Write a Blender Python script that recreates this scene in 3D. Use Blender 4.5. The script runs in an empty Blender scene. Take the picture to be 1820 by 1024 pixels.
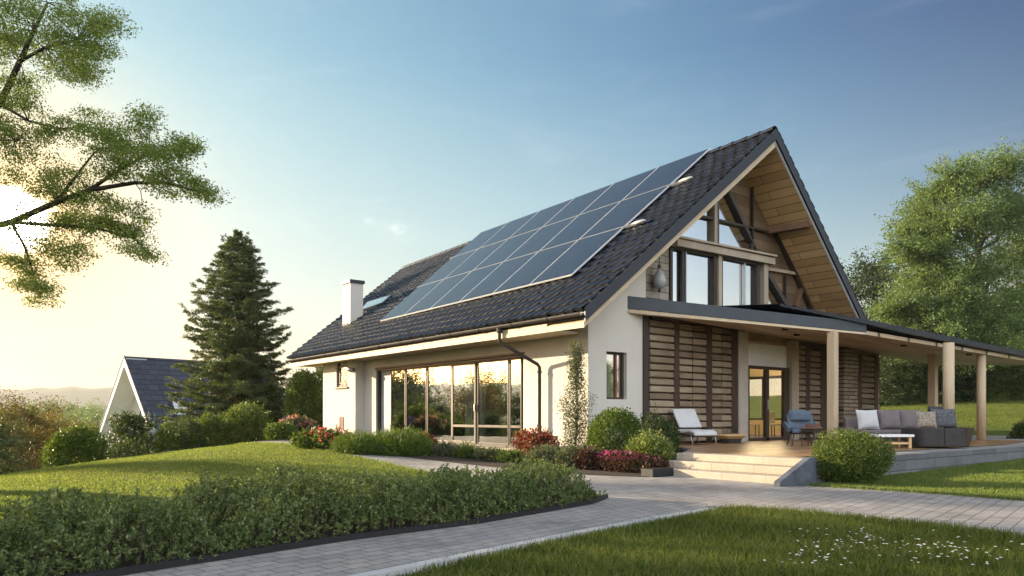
import bpy, bmesh, math, random
import numpy as np
from mathutils import Vector, Matrix
random.seed(7)
C = bpy.context.scene.collection
PI = math.pi
# ------------------------------------------------------------------ frame of reference
# world: X along the gable front, Y along the ridge, corner of the house at the origin, z = 0 at its threshold
CAM = Vector((-12.59, -12.98, 0.85)); FP = 1336.0
RX = Vector((.784, -.62, 0)); FW = Vector((.62, .784, 0))
def ray(px, py): return FW + RX*((px-910)/FP) + Vector((0, 0, (740-py)/FP))
def W(px, py, X=None, Y=None, z=None):
    r = ray(px, py)
    t = (X-CAM.x)/r.x if X is not None else (Y-CAM.y)/r.y if Y is not None else (z-CAM.z)/r.z
    return CAM + r*t
def at(px, py, d): return CAM + ray(px, py)*d
def LD(l, d, z=0): p = CAM + RX*l + FW*d; return Vector((p.x, p.y, z))
def sst(a): a = np.clip(a, 0, 1); return a*a*(3-2*a)
def ld_of(X, Y): return (X-CAM.x)*.784-(Y-CAM.y)*.62, (X-CAM.x)*.62+(Y-CAM.y)*.784
def G(X, Y):                                   # height of the terrain
    X = np.asarray(X, float); Y = np.asarray(Y, float)
    l, d = ld_of(X, Y)
    z = -.3 + .25*sst((Y+4)/12)
    m = np.minimum(np.maximum(0, -l-5), 9)
    z = z - .012*m*m + .015*np.clip(d-12, 0, 14)*sst(-l/6)
    dc = np.clip(24+(l+8.5)*1.58, 14, 30)
    far = np.maximum(0, d-dc)
    k = sst((-l-8)/4)
    z = z - k*3.0*(1-np.exp(-far/14))
    z = z - 10*sst((d-45)/160)*sst((-l-5)/30)
    z = z - 1.5*sst((-l-12)/10)*sst((16-d)/14)
    r = np.maximum(0, X-16)
    z = z + 5.5*(1-np.exp(-.1*r/5.5)) + .012*np.clip(X, 0, 16)*sst((-Y-4)/2)
    ins = (X > .1)*(Y > .1)*(X < 14.3)*(Y < 15)
    z = np.where(ins > 0, np.minimum(z, -.12), z)
    return z
def g(X, Y): return float(G(X, Y))
def gp(px, py):
    z = -.3
    for _ in range(14):
        p = W(px, py, z=z); z = .5*z+.5*g(p.x, p.y)
    p = W(px, py, z=z); return Vector((p.x, p.y, g(p.x, p.y)))
# ------------------------------------------------------------------ object helpers
def tag(o, label=None, cat=None, group=None, kind=None):
    for k, v in (('label', label), ('category', cat), ('group', group), ('kind', kind)):
        if v: o[k] = v
    return o
def thing(name, label, cat, loc=(0, 0, 0), rz=0, group=None):
    o = bpy.data.objects.new(name, None); C.objects.link(o); o.location = loc; o.rotation_euler = (0, 0, rz)
    o.empty_display_size = .2
    return tag(o, label, cat, group)
def link(name, me, mat, parent=None):
    o = bpy.data.objects.new(name, me); C.objects.link(o)
    if mat and not me.materials: me.materials.append(mat)
    if parent: o.parent = parent
    return o
def nmesh(name, V, F):                          # numpy quads/tris -> mesh
    V = np.asarray(V, np.float32); F = np.asarray(F, np.int32)
    me = bpy.data.meshes.new(name); n, k = F.shape
    me.vertices.add(len(V)); me.vertices.foreach_set('co', V.ravel())
    me.loops.add(n*k); me.loops.foreach_set('vertex_index', F.ravel())
    me.polygons.add(n); me.polygons.foreach_set('loop_start', np.arange(0, n*k, k, dtype=np.int32))
    me.update(calc_edges=True)
    return me
class MB:
    def __init__(s): s.v = []; s.f = []
    def add(s, vs, fs):
        b = len(s.v); s.v += [tuple(v) for v in vs]; s.f += [tuple(b+i for i in f) for f in fs]; return s
    def hexa(s, a):                             # 8 corners: bottom ring 0-3, top ring 4-7
        return s.add(a, [(3, 2, 1, 0), (4, 5, 6, 7), (0, 1, 5, 4), (1, 2, 6, 5), (2, 3, 7, 6), (3, 0, 4, 7)])
    def box(s, x0, y0, z0, x1, y1, z1):
        if x0 > x1: x0, x1 = x1, x0
        if y0 > y1: y0, y1 = y1, y0
        if z0 > z1: z0, z1 = z1, z0
        return s.hexa([(x0, y0, z0), (x1, y0, z0), (x1, y1, z0), (x0, y1, z0), (x0, y0, z1), (x1, y0, z1), (x1, y1, z1), (x0, y1, z1)])
    def bar(s, p, q, w, h, up=(0, 0, 1)):       # square bar from p to q, w sideways, h along up
        p = Vector(p); q = Vector(q); d = (q-p).normalized(); u = Vector(up); sd = d.cross(u)
        if sd.length < 1e-4: sd = d.cross(Vector((0, 1, 0)))
        sd.normalize(); u = sd.cross(d).normalized(); a = sd*w/2; b = u*h/2
        return s.hexa([p-a-b, p+a-b, q+a-b, q-a-b, p-a+b, p+a+b, q+a+b, q-a+b])
    def prism(s, pts, off):                     # polygon extruded by off
        n = len(pts); off = Vector(off); P = [Vector(p) for p in pts]
        nn = Vector((0, 0, 0))
        for i in range(n): nn += P[i].cross(P[(i+1) % n])
        if nn.dot(off) > 0: P = P[::-1]
        return s.add(P+[p+off for p in P], [tuple(range(n)), tuple(range(2*n-1, n-1, -1))]+[((i+1) % n, i, n+i, n+(i+1) % n) for i in range(n)])
    def tube(s, pts, rad, n=8, cap=True):
        pts = [Vector(p) for p in pts]; m = len(pts)
        rad = [rad]*m if not hasattr(rad, '__len__') else rad
        b = len(s.v); ref = Vector((0, 0, 1))
        for i, p in enumerate(pts):
            d = (pts[min(i+1, m-1)]-pts[max(i-1, 0)]).normalized()
            r = ref if abs(d.dot(ref)) < .95 else Vector((1, 0, 0))
            a = d.cross(r).normalized(); c = a.cross(d)
            for j in range(n):
                t = 2*PI*j/n; s.v.append(tuple(p+(a*math.cos(t)+c*math.sin(t))*rad[i]))
        for i in range(m-1):
            for j in range(n):
                s.f.append((b+i*n+j, b+i*n+(j+1) % n, b+(i+1)*n+(j+1) % n, b+(i+1)*n+j))
        if cap: s.f.append(tuple(b+j for j in range(n))[::-1]); s.f.append(tuple(b+(m-1)*n+j for j in range(n)))
        return s
    def lathe(s, prof, c=(0, 0, 0), n=20):
        b = len(s.v); c = Vector(c)
        for r, z in prof:
            for j in range(n): s.v.append((c.x+r*math.cos(2*PI*j/n), c.y+r*math.sin(2*PI*j/n), c.z+z))
        for i in range(len(prof)-1):
            for j in range(n): s.f.append((b+i*n+j, b+i*n+(j+1) % n, b+(i+1)*n+(j+1) % n, b+(i+1)*n+j))
        s.f.append(tuple(b+j for j in range(n))[::-1]); s.f.append(tuple(b+(len(prof)-1)*n+j for j in range(n)))
        return s
    def build(s, name, mat, parent=None, smooth=False, bevel=0, seg=2):
        me = bpy.data.meshes.new(name); me.from_pydata(s.v, [], s.f); me.update()
        if smooth:
            me.polygons.foreach_set('use_smooth', [True]*len(me.polygons))
        o = link(name, me, mat, parent)
        if bevel:
            m = o.modifiers.new('b', 'BEVEL'); m.width = bevel; m.segments = seg; m.limit_method = 'ANGLE'; m.angle_limit = math.radians(35)
        return o
# ------------------------------------------------------------------ materials
class NT:
    def __init__(s, nt): s.t = nt; s.t.nodes.clear()
    def n(s, typ, **kw):
        nd = s.t.nodes.new('ShaderNode'+typ)
        ins = kw.pop('i', {})
        for k, v in kw.items(): setattr(nd, k, v)
        for k, v in ins.items():
            sk = nd.inputs[k]
            if isinstance(v, tuple) and len(v) == 2 and hasattr(v[0], 'outputs'): s.t.links.new(v[0].outputs[v[1]], sk)
            elif hasattr(v, 'outputs'): s.t.links.new(v.outputs[0], sk)
            else: sk.default_value = v
        return nd
    def ramp(s, fac, stops, interp='LINEAR'):
        nd = s.n('ValToRGB', i={0: fac}); e = nd.color_ramp.elements; nd.color_ramp.interpolation = interp
        while len(e) < len(stops): e.new(.5)
        for k, (p, c) in zip(e, stops): k.position = p; k.color = (*c, 1) if len(c) == 3 else c
        return nd
def newmat(name):
    m = bpy.data.materials.new(name); m.use_nodes = True; return m, NT(m.node_tree)
def rgb(c): return (c[0], c[1], c[2], 1)
def mul(c, k): return tuple(min(1, x*k) for x in c)
def surf(name, col, rough=.7, var=.15, scale=4, bump=.1, bscale=60, stretch=(1, 1, 1), metal=0, spec=.4, col2=None, coat=0):
    m, t = newmat(name)
    tc = t.n('TexCoord'); mp = t.n('Mapping', i={0: (tc, 'Object'), 'Scale': stretch})
    nz = t.n('TexNoise', i={'Vector': mp, 'Scale': scale, 'Detail': 6, 'Roughness': .6})
    r = t.ramp(nz, [(.3, mul(col, 1-var)), (.7, col2 or mul(col, 1+var))])
    nb = t.n('TexNoise', i={'Vector': mp, 'Scale': bscale, 'Detail': 4})
    bp = t.n('Bump', i={'Strength': bump, 'Distance': .02, 'Height': nb})
    rr = t.n('MapRange', i={0: nz, 'To Min': max(.02, rough-.08), 'To Max': min(1, rough+.08)})
    b = t.n('BsdfPrincipled', i={'Base Color': r, 'Roughness': rr, 'Metallic': metal, 'Specular IOR Level': spec, 'Normal': bp, 'Coat Weight': coat})
    t.n('OutputMaterial', i={0: b}); return m
def stuccomat():
    m, t = newmat('stucco'); tc = t.n('TexCoord')
    n1 = t.n('TexNoise', i={'Vector': (tc, 'Object'), 'Scale': .7, 'Detail': 6}); r1 = t.ramp(n1, [(.3, (.585, .545, .475)), (.7, (.645, .605, .53))])
    st = t.n('TexNoise', i={'Vector': t.n('Mapping', i={0: (tc, 'Object'), 'Scale': (2.6, 2.6, .5)}), 'Scale': 1.0, 'Detail': 5}); r2 = t.ramp(st, [(.3, (.9, .89, .87)), (.7, (1, 1, 1))])
    a = t.n('MixRGB', blend_type='MULTIPLY', i={0: .3, 1: r1, 2: r2})
    z = t.n('SeparateXYZ', i={0: (tc, 'Object')}); n2 = t.n('TexNoise', i={'Vector': (tc, 'Object'), 'Scale': 5, 'Detail': 6})
    h = t.n('Math', operation='MULTIPLY_ADD', i={0: n2, 1: -.7, 2: (z, 'Z')}); f = t.n('MapRange', i={0: h, 1: -.25, 2: .05, 3: .45, 4: 0})
    b = t.n('MixRGB', i={0: f, 1: a, 2: (.30, .27, .22, 1)})
    nb = t.n('TexNoise', i={'Vector': (tc, 'Object'), 'Scale': 110, 'Detail': 4}); nt_ = t.n('TexNoise', i={'Vector': (tc, 'Object'), 'Scale': 7, 'Detail': 3}); hb = t.n('Math', operation='MULTIPLY_ADD', i={0: nt_, 1: 1.2, 2: nb})
    bp = t.n('Bump', i={'Strength': .35, 'Distance': .012, 'Height': hb}); s_ = t.n('BsdfPrincipled', i={'Base Color': b, 'Roughness': .88, 'Normal': bp, 'Specular IOR Level': .25}); t.n('OutputMaterial', i={0: s_}); return m
def planks(name, col, col2, size, axis, rough=.6, gap=.012, along=2.2, rot=(0, 0, 0)):
    # boards: 'axis' mapping rotates object space so that boards run along x of the pattern
    m, t = newmat(name)
    tc = t.n('TexCoord'); mp = t.n('Mapping', i={0: (tc, 'Object'), 'Rotation': axis})
    br = t.n('TexBrick', offset=.37, i={'Vector': mp, 'Color1': (0, 0, 0, 1), 'Color2': (1, 1, 1, 1), 'Mortar': (.5, .5, .5, 1), 'Scale': 1, 'Mortar Size': gap*.5, 'Mortar Smooth': .2, 'Brick Width': along, 'Row Height': size})
    ms = t.n('Mapping', i={0: mp, 'Scale': (1.5, 22, 22)})
    nz = t.n('TexNoise', i={'Vector': ms, 'Scale': 1.0, 'Detail': 7, 'Roughness': .65, 'Distortion': .6})
    kn = t.n('TexNoise', i={'Vector': mp, 'Scale': 1.3, 'Detail': 3})
    a = t.n('Math', operation='MULTIPLY', i={0: br, 1: .45}); b_ = t.n('Math', operation='MULTIPLY_ADD', i={0: nz, 1: .45, 2: a}); c_ = t.n('Math', operation='MULTIPLY_ADD', i={0: kn, 1: .35, 2: b_})
    r = t.ramp(c_, [(.25, mul(col, .55)), (.55, col), (.9, col2)])
    mx = t.n('MixRGB', i={0: (br, 'Fac'), 1: r, 2: rgb(mul(col, .15))})
    h = t.n('Math', operation='MULTIPLY_ADD', i={0: (br, 'Fac'), 1: -1.5, 2: nz})
    bp = t.n('Bump', i={'Strength': .35, 'Distance': .01, 'Height': h})
    b = t.n('BsdfPrincipled', i={'Base Color': mx, 'Roughness': rough, 'Normal': bp, 'Specular IOR Level': .35})
    t.n('OutputMaterial', i={0: b}); return m
def bricks(name, c1, c2, mortar, w, h, ms=.01, rot=(0, 0, 0), rough=.8, bump=.6, stain=.3, off=.5, squash=1.0):
    m, t = newmat(name)
    tc = t.n('TexCoord'); mp = t.n('Mapping', i={0: (tc, 'Object'), 'Rotation': rot})
    wob = t.n('TexNoise', i={'Vector': mp, 'Scale': 3, 'Detail': 2})
    wv = t.n('VectorMath', operation='MULTIPLY_ADD', i={0: (wob, 'Color'), 1: (.02, .02, .02), 2: mp})
    br = t.n('TexBrick', offset=off, squash=squash, i={'Vector': wv, 'Color1': rgb(c1), 'Color2': rgb(c2), 'Mortar': rgb(mortar), 'Scale': 1, 'Mortar Size': ms, 'Mortar Smooth': .3, 'Bias': 0, 'Brick Width': w, 'Row Height': h})
    nz = t.n('TexNoise', i={'Vector': mp, 'Scale': 1.1, 'Detail': 8, 'Roughness': .65})
    st = t.ramp(nz, [(.3, (1-stain,)*3), (.7, (1, 1, 1))])
    n2 = t.n('TexNoise', i={'Vector': mp, 'Scale': 45, 'Detail': 5, 'Roughness': .7})
    s2 = t.ramp(n2, [(.25, (.72,)*3), (.75, (1.0,)*3)])
    mx = t.n('MixRGB', blend_type='MULTIPLY', i={0: 1, 1: br, 2: st}); mx2 = t.n('MixRGB', blend_type='MULTIPLY', i={0: 1, 1: mx, 2: s2})
    h_ = t.n('Math', operation='MULTIPLY_ADD', i={0: (br, 'Fac'), 1: -1.2, 2: n2})
    bp = t.n('Bump', i={'Strength': bump, 'Distance': .012, 'Height': h_})
    b = t.n('BsdfPrincipled', i={'Base Color': mx2, 'Roughness': rough, 'Normal': bp, 'Specular IOR Level': .3})
    t.n('OutputMaterial', i={0: b}); return m
def leafmat(name, cols, trans=.35, rough=.5, clump=1.2):
    m, t = newmat(name)
    ge = t.n('NewGeometry'); tc = t.n('TexCoord')
    nz = t.n('TexNoise', i={'Vector': (tc, 'Object'), 'Scale': clump, 'Detail': 3})
    a = t.n('Math', operation='MULTIPLY', i={0: (ge, 'Random Per Island'), 1: .6}); f = t.n('Math', operation='MULTIPLY_ADD', i={0: nz, 1: .5, 2: a})
    k = len(cols); r = t.ramp(f, [(.15+.7*i/max(1, k-1), c) for i, c in enumerate(cols)])
    d = t.n('BsdfPrincipled', i={'Base Color': r, 'Roughness': rough, 'Specular IOR Level': .25})
    tcol = t.n('MixRGB', blend_type='MULTIPLY', i={0: 1, 1: r, 2: (1.5, 1.35, .6, 1)})
    tr = t.n('BsdfTranslucent', i={'Color': tcol})
    mx = t.n('MixShader', i={0: trans, 1: d, 2: tr}); t.n('OutputMaterial', i={0: mx}); return m
def glass(name, tint=(.8, .85, .85), refl=.34, ior=1.6):
    m, t = newmat(name)
    tc = t.n('TexCoord'); nz = t.n('TexNoise', i={'Vector': (tc, 'Object'), 'Scale': .9, 'Detail': 1})
    bp = t.n('Bump', i={'Strength': .04, 'Distance': .05, 'Height': nz})
    ge = t.n('NewGeometry'); c = t.n('Math', operation='ABSOLUTE', i={0: (t.n('VectorMath', operation='DOT_PRODUCT', i={0: (ge, 'Incoming'), 1: (ge, 'Normal')}), 'Value')})
    f0 = ((ior-1)/(ior+1))**2; f = t.n('Math', operation='MULTIPLY_ADD', use_clamp=True, i={0: t.n('Math', operation='POWER', i={0: t.n('Math', operation='SUBTRACT', use_clamp=True, i={0: 1, 1: c}), 1: 5}), 1: 1-f0, 2: f0+refl})
    tr = t.n('BsdfTransparent', i={0: rgb(tint)}); gl = t.n('BsdfGlossy', i={'Color': (.95, .95, .95, 1), 'Roughness': .01, 'Normal': bp})
    mx = t.n('MixShader', i={0: f, 1: tr, 2: gl}); t.n('OutputMaterial', i={0: mx}); return m
def emit(name, col, s):
    m, t = newmat(name); e = t.n('Emission', i={0: rgb(col), 1: s}); t.n('OutputMaterial', i={0: e}); return m
def slatmat():
    m, t = newmat('weathered_slats'); ge = t.n('NewGeometry'); tc = t.n('TexCoord')
    mp = t.n('Mapping', i={0: (tc, 'Object'), 'Scale': (1.2, 14, 14)}); nz = t.n('TexNoise', i={'Vector': mp, 'Scale': 1.6, 'Detail': 7, 'Roughness': .65, 'Distortion': .5}); kn = t.n('TexNoise', i={'Vector': (tc, 'Object'), 'Scale': 2.3, 'Detail': 3})
    a = t.n('Math', operation='MULTIPLY_ADD', i={0: (ge, 'Random Per Island'), 1: .38, 2: t.n('Math', operation='MULTIPLY', i={0: nz, 1: .45})}); b = t.n('Math', operation='MULTIPLY_ADD', i={0: kn, 1: .3, 2: a})
    r = t.ramp(b, [(.25, (.085, .058, .034)), (.5, (.20, .148, .095)), (.8, (.34, .27, .185))]); bp = t.n('Bump', i={'Strength': .4, 'Distance': .01, 'Height': nz})
    s_ = t.n('BsdfPrincipled', i={'Base Color': r, 'Roughness': .7, 'Normal': bp, 'Specular IOR Level': .3}); t.n('OutputMaterial', i={0: s_}); return m
M = dict(
    stucco=stuccomat(),
    cream=surf('cream_boards', (.52, .41, .27), .6, .1, 3, .08, 80),
    fascia=surf('dark_fascia', (.022, .026, .034), .45, .2, 3, .05, 50),
    canopy=surf('canopy_metal', (.045, .055, .065), .5, .2, 2, .05, 50),
    gutter=surf('gutter_metal', (.045, .04, .038), .65, .25, 3, .05, 50, spec=.2),
    brownmetal=surf('brown_frame', (.035, .024, .018), .45, .2, 3, .05, 60),
    bronze=surf('bronze_frame', (.048, .038, .03), .42, .2, 3, .05, 60, metal=.3),
    tanframe=surf('tan_frame', (.40, .325, .235), .6, .2, 2, .15, 40, stretch=(1, 1, .15)),
    stile=surf('dark_stile', (.05, .028, .016), .6, .3, 3, .2, 30, stretch=(6, 6, .5)),
    slat=slatmat(),
    ceiling=planks('timber_ceiling', (.55, .42, .27), (.74, .59, .40), .14, (0, 0, 0)),
    soffit=planks('timber_soffit', (.60, .37, .17), (.82, .55, .28), .2, (-PI/2, -PI/2, 0), along=3.2, gap=.016),
    clad=planks('timber_cladding', (.24, .165, .10), (.38, .27, .17), .35, (-PI/2, 0, 0), along=2.5),
    deck=planks('deck_boards', (.28, .155, .075), (.46, .27, .14), .14, (0, 0, 0), rough=.38, along=3.0),
    beam=surf('beam_wood', (.18, .10, .055), .6, .3, 3, .3, 30, stretch=(6, 1, 6)),
    post=surf('post_wood', (.55, .42, .27), .6, .15, 3, .15, 30, stretch=(8, 8, .8)),
    palewood=surf('pale_wood', (.62, .43, .20), .5, .15, 3, .12, 30, stretch=(.6, 6, 6)),
    stone=bricks('stone_wall', (.38, .32, .24), (.52, .45, .35), (.14, .12, .09), .55, .2, .012, (-PI/2, 0, 0)),
    rough_stone=bricks('rough_stone', (.36, .29, .20), (.56, .46, .34), (.10, .08, .06), .7, .13, .018, (-PI/2, 0, 0), bump=1),
    concrete=bricks('terrace_stone', (.36, .34, .31), (.44, .41, .37), (.2, .19, .18), 1.1, .6, .006, (0, 0, 0), stain=.35),
    step=bricks('step_stone', (.50, .42, .33), (.58, .50, .40), (.3, .25, .2), .9, .6, .005, (0, 0, PI/2), stain=.25),
    plinth=bricks('plinth_stone', (.17, .18, .19), (.24, .25, .26), (.08, .08, .08), 1.3, .2, .008, (-PI/2, 0, 0), stain=.4),
    paving=bricks('paving_stones', (.40, .375, .35), (.52, .475, .43), (.20, .185, .17), .21, .15, .007, (0, 0, math.radians(-11.6)), rough=.62, stain=.45, bump=.7),
    kerb=surf('kerb_stone', (.45, .44, .42), .8, .15, 3, .3, 40),
    edging=surf('edging', (.012, .012, .014), .6, .2, 3, .1, 40),
    soil=surf('soil', (.035, .024, .016), .95, .4, 5, 1, 25),
    tile=None, pane=glass('window_glass'), skypane=glass('upper_glass', (.5, .56, .6), .6), doorpane=glass('door_glass', (.95, .95, .93), .03, 1.45),
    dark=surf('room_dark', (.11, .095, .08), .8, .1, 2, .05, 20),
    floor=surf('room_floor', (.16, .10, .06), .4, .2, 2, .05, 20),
    curtain=surf('curtain', (.55, .54, .52), .8, .1, 2, .1, 30),
    white=surf('white_paint', (.78, .78, .76), .5, .06, 3, .05, 60),
    greyfab=surf('grey_fabric', (.19, .175, .17), .95, .15, 8, .5, 250),
    mauve=surf('mauve_fabric', (.185, .155, .155), .95, .15, 8, .5, 250),
    palefab=surf('pale_fabric', (.55, .55, .53), .9, .08, 6, .4, 250),
    bluefab=surf('blue_fabric', (.105, .14, .18), .85, .15, 6, .4, 250),
    darkfab=surf('charcoal_fabric', (.055, .05, .046), .95, .25, 5, .6, 180),
    metal=surf('chair_metal', (.09, .08, .075), .4, .2, 4, .05, 60, metal=.6),
    rust=surf('red_wood', (.20, .07, .04), .6, .2, 4, .1, 40),
    bark=surf('bark', (.075, .055, .04), .95, .35, 5, .8, 22, stretch=(2, 2, .5)),
    darkbark=surf('dark_bark', (.045, .036, .028), .95, .35, 5, .8, 22, stretch=(2, 2, .5)),
    redbark=surf('red_bark', (.17, .09, .045), .95, .35, 5, .8, 22, stretch=(2, 2, .5)),
    slate=bricks('slate_roof', (.034, .044, .070), (.060, .072, .105), (.010, .012, .016), .9, .42, .03, (-PI/2, 0, 0), stain=.3, rough=.6, bump=.5),
    alu=surf('aluminium', (.45, .45, .44), .35, .08, 4, .03, 60, metal=.7),
    lamp=emit('added_room_glow', (1, .76, .42), 48),  # glow of the globes added above the door head to brighten the room
    lampshade=surf('lamp_glass', (.42, .42, .42), .25, .1, 3, .02, 20, spec=.7),
)
def tilemat():
    m, t = newmat('roof_tiles'); ge = t.n('NewGeometry'); tc = t.n('TexCoord')
    nz = t.n('TexNoise', i={'Vector': (tc, 'Object'), 'Scale': 1.1, 'Detail': 6}); n2 = t.n('TexNoise', i={'Vector': (tc, 'Object'), 'Scale': 40, 'Detail': 4})
    a = t.n('Math', operation='MULTIPLY_ADD', i={0: (ge, 'Random Per Island'), 1: .55, 2: t.n('Math', operation='MULTIPLY', i={0: nz, 1: .45})})
    r = t.ramp(a, [(.1, (.008, .010, .015)), (.6, (.017, .020, .028)), (.95, (.030, .033, .042))])
    bp = t.n('Bump', i={'Strength': .3, 'Distance': .008, 'Height': n2})
    b = t.n('BsdfPrincipled', i={'Base Color': r, 'Roughness': .38, 'Normal': bp, 'Specular IOR Level': .5}); t.n('OutputMaterial', i={0: b}); return m
M['tile'] = tilemat()
def panelmat():
    m, t = newmat('solar_cells'); tc = t.n('TexCoord')
    br = t.n('TexBrick', offset=0, i={'Vector': (tc, 'UV'), 'Color1': (.006, .009, .018, 1), 'Color2': (.009, .012, .024, 1), 'Mortar': (.05, .055, .065, 1), 'Scale': 1, 'Mortar Size': .004, 'Brick Width': 1/6, 'Row Height': .1})
    b = t.n('BsdfPrincipled', i={'Base Color': br, 'Roughness': .27, 'Specular IOR Level': .5}); t.n('OutputMaterial', i={0: b}); return m
M['cells'] = panelmat()
LEAF = dict(
    maple=leafmat('leaves_front_tree', [(.085, .14, .035), (.16, .23, .065), (.29, .34, .11)], .65),
    pale=leafmat('leaves_pale_tree', [(.06, .11, .038), (.115, .18, .062), (.19, .255, .105)], .4),
    dark=leafmat('leaves_dark_tree', [(.03, .05, .018), (.055, .085, .028), (.10, .135, .045)], .3),
    deep=leafmat('leaves_deep_green', [(.016, .030, .011), (.032, .055, .018), (.062, .09, .03)], .25),
    gold=leafmat('leaves_golden', [(.06, .055, .015), (.12, .10, .025), (.20, .15, .04)], .4),
    fir=leafmat('fir_needles', [(.036, .062, .022), (.07, .105, .034), (.14, .17, .055)], .28),
    shrub=leafmat('shrub_leaves', [(.045, .075, .016), (.085, .13, .028), (.16, .205, .05)], .35),
    box=leafmat('box_leaves', [(.045, .08, .012), (.085, .14, .022), (.15, .20, .04)], .3),
    grey=leafmat('greygreen_leaves', [(.05, .065, .03), (.09, .11, .055), (.15, .165, .09)], .3),
    hedge=leafmat('hedge_leaves', [(.06, .095, .032), (.12, .17, .06), (.26, .31, .13)], .38, clump=2.2),
    varieg=leafmat('variegated_leaves', [(.05, .08, .015), (.10, .15, .03), (.30, .32, .10)], .3),
    burg=leafmat('burgundy_leaves', [(.035, .018, .018), (.07, .03, .03), (.09, .07, .03)], .3),
    red=leafmat('red_petals', [(.28, .03, .04), (.48, .06, .08), (.60, .16, .18)], .3),
    mag=leafmat('magenta_petals', [(.22, .015, .09), (.40, .04, .17), (.5, .12, .28)], .3),
    pink=leafmat('pink_petals', [(.30, .12, .10), (.45, .20, .18), (.5, .3, .26)], .3),
    rust=leafmat('rust_leaves', [(.09, .03, .02), (.19, .055, .03), (.22, .11, .045)], .3),
    purple=leafmat('purple_petals', [(.12, .05, .20), (.2, .1, .3), (.25, .15, .35)], .3),
    lawn=leafmat('grass_blades', [(.085, .15, .035), (.145, .21, .055), (.25, .285, .10)], .55, clump=.5),
    shade=leafmat('long_grass_blades', [(.055, .085, .014), (.10, .14, .026), (.20, .22, .06)], .4, clump=.7),
)
def groundmat():
    m, t = newmat('lawn_ground'); tc = t.n('TexCoord')
    n1 = t.n('TexNoise', i={'Vector': (tc, 'Object'), 'Scale': .35, 'Detail': 8}); n2 = t.n('TexNoise', i={'Vector': (tc, 'Object'), 'Scale': 14, 'Detail': 6, 'Roughness': .7})
    r1 = t.ramp(n1, [(.3, (.075, .11, .024)), (.7, (.13, .155, .04))]); r2 = t.ramp(n2, [(.25, (.45, .45, .45)), (.75, (1.3, 1.25, 1.0))])
    mx = t.n('MixRGB', blend_type='MULTIPLY', i={0: 1, 1: r1, 2: r2})
    bp = t.n('Bump', i={'Strength': 1, 'Distance': .05, 'Height': n2})
    b = t.n('BsdfPrincipled', i={'Base Color': mx, 'Roughness': .9, 'Normal': bp, 'Specular IOR Level': .1}); t.n('OutputMaterial', i={0: b}); return m
M['ground'] = groundmat()
# ------------------------------------------------------------------ foliage
def unit(a): return a/np.maximum(1e-9, np.linalg.norm(a, axis=1, keepdims=True))
def leafquads(P, D, L, Wd, rng, fold=.25):
    n = len(P); D = unit(D); R = unit(rng.normal(size=(n, 3))); S = unit(np.cross(D, R)); N = np.cross(S, D)
    L = np.asarray(L).reshape(-1, 1)*np.ones((n, 1)); Wd = np.asarray(Wd).reshape(-1, 1)*np.ones((n, 1))
    V = np.empty((n, 4, 3)); V[:, 0] = P; V[:, 1] = P+D*L*.45+S*Wd*.5+N*Wd*fold; V[:, 2] = P+D*L; V[:, 3] = P+D*L*.45-S*Wd*.5+N*Wd*fold
    return V.reshape(-1, 3), np.arange(n*4).reshape(n, 4)
class Leaves:
    def __init__(s): s.V = []; s.F = []; s.n = 0
    def add(s, V, F): s.V.append(V); s.F.append(F+s.n); s.n += len(V)
    def mesh(s, name): return nmesh(name, np.concatenate(s.V), np.concatenate(s.F))
def lumps(D, rng, k=9, amp=.22, sharp=5):
    c = unit(rng.normal(size=(k, 3))); a = rng.uniform(-.4, 1, k)
    return 1+amp*(np.exp(sharp*(D@c.T-1))*a).sum(1)
def cluster_leaves(LV, centers, radius, per, leaf, rng, flat=.65, out=None, droop=.15):
    n = len(centers); c = np.repeat(centers, per, 0); o = rng.normal(size=(n*per, 3)); o = unit(o)*(rng.random((n*per, 1))**.5)
    rad = np.repeat(np.asarray(radius).reshape(-1, 1)*np.ones((n, 1)), per, 0)
    o[:, 2] *= flat
    if out is not None: o = o*.62+np.repeat(out+np.array([0, 0, .15]), per, 0)*rng.uniform(-1.2, 1.2, (n*per, 1))
    P = c+o*rad; D = o*.8+rng.normal(size=o.shape)*.6; D[:, 2] -= droop
    if out is not None: D += np.repeat(out, per, 0)*.5
    L = leaf*rng.uniform(.7, 1.25, n*per); LV.add(*leafquads(P, D, L, L*.62, rng))
def bez(p, q, sag, k=6, rng=None, jit=0):
    p = np.array(p, float); q = np.array(q, float); out = []
    for i in range(k+1):
        t = i/k; a = p*(1-t)+q*t; a[2] += sag*4*t*(1-t)
        if rng is not None and 0 < i < k: a = a+rng.normal(size=3)*jit
        out.append(a)
    return out
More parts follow.
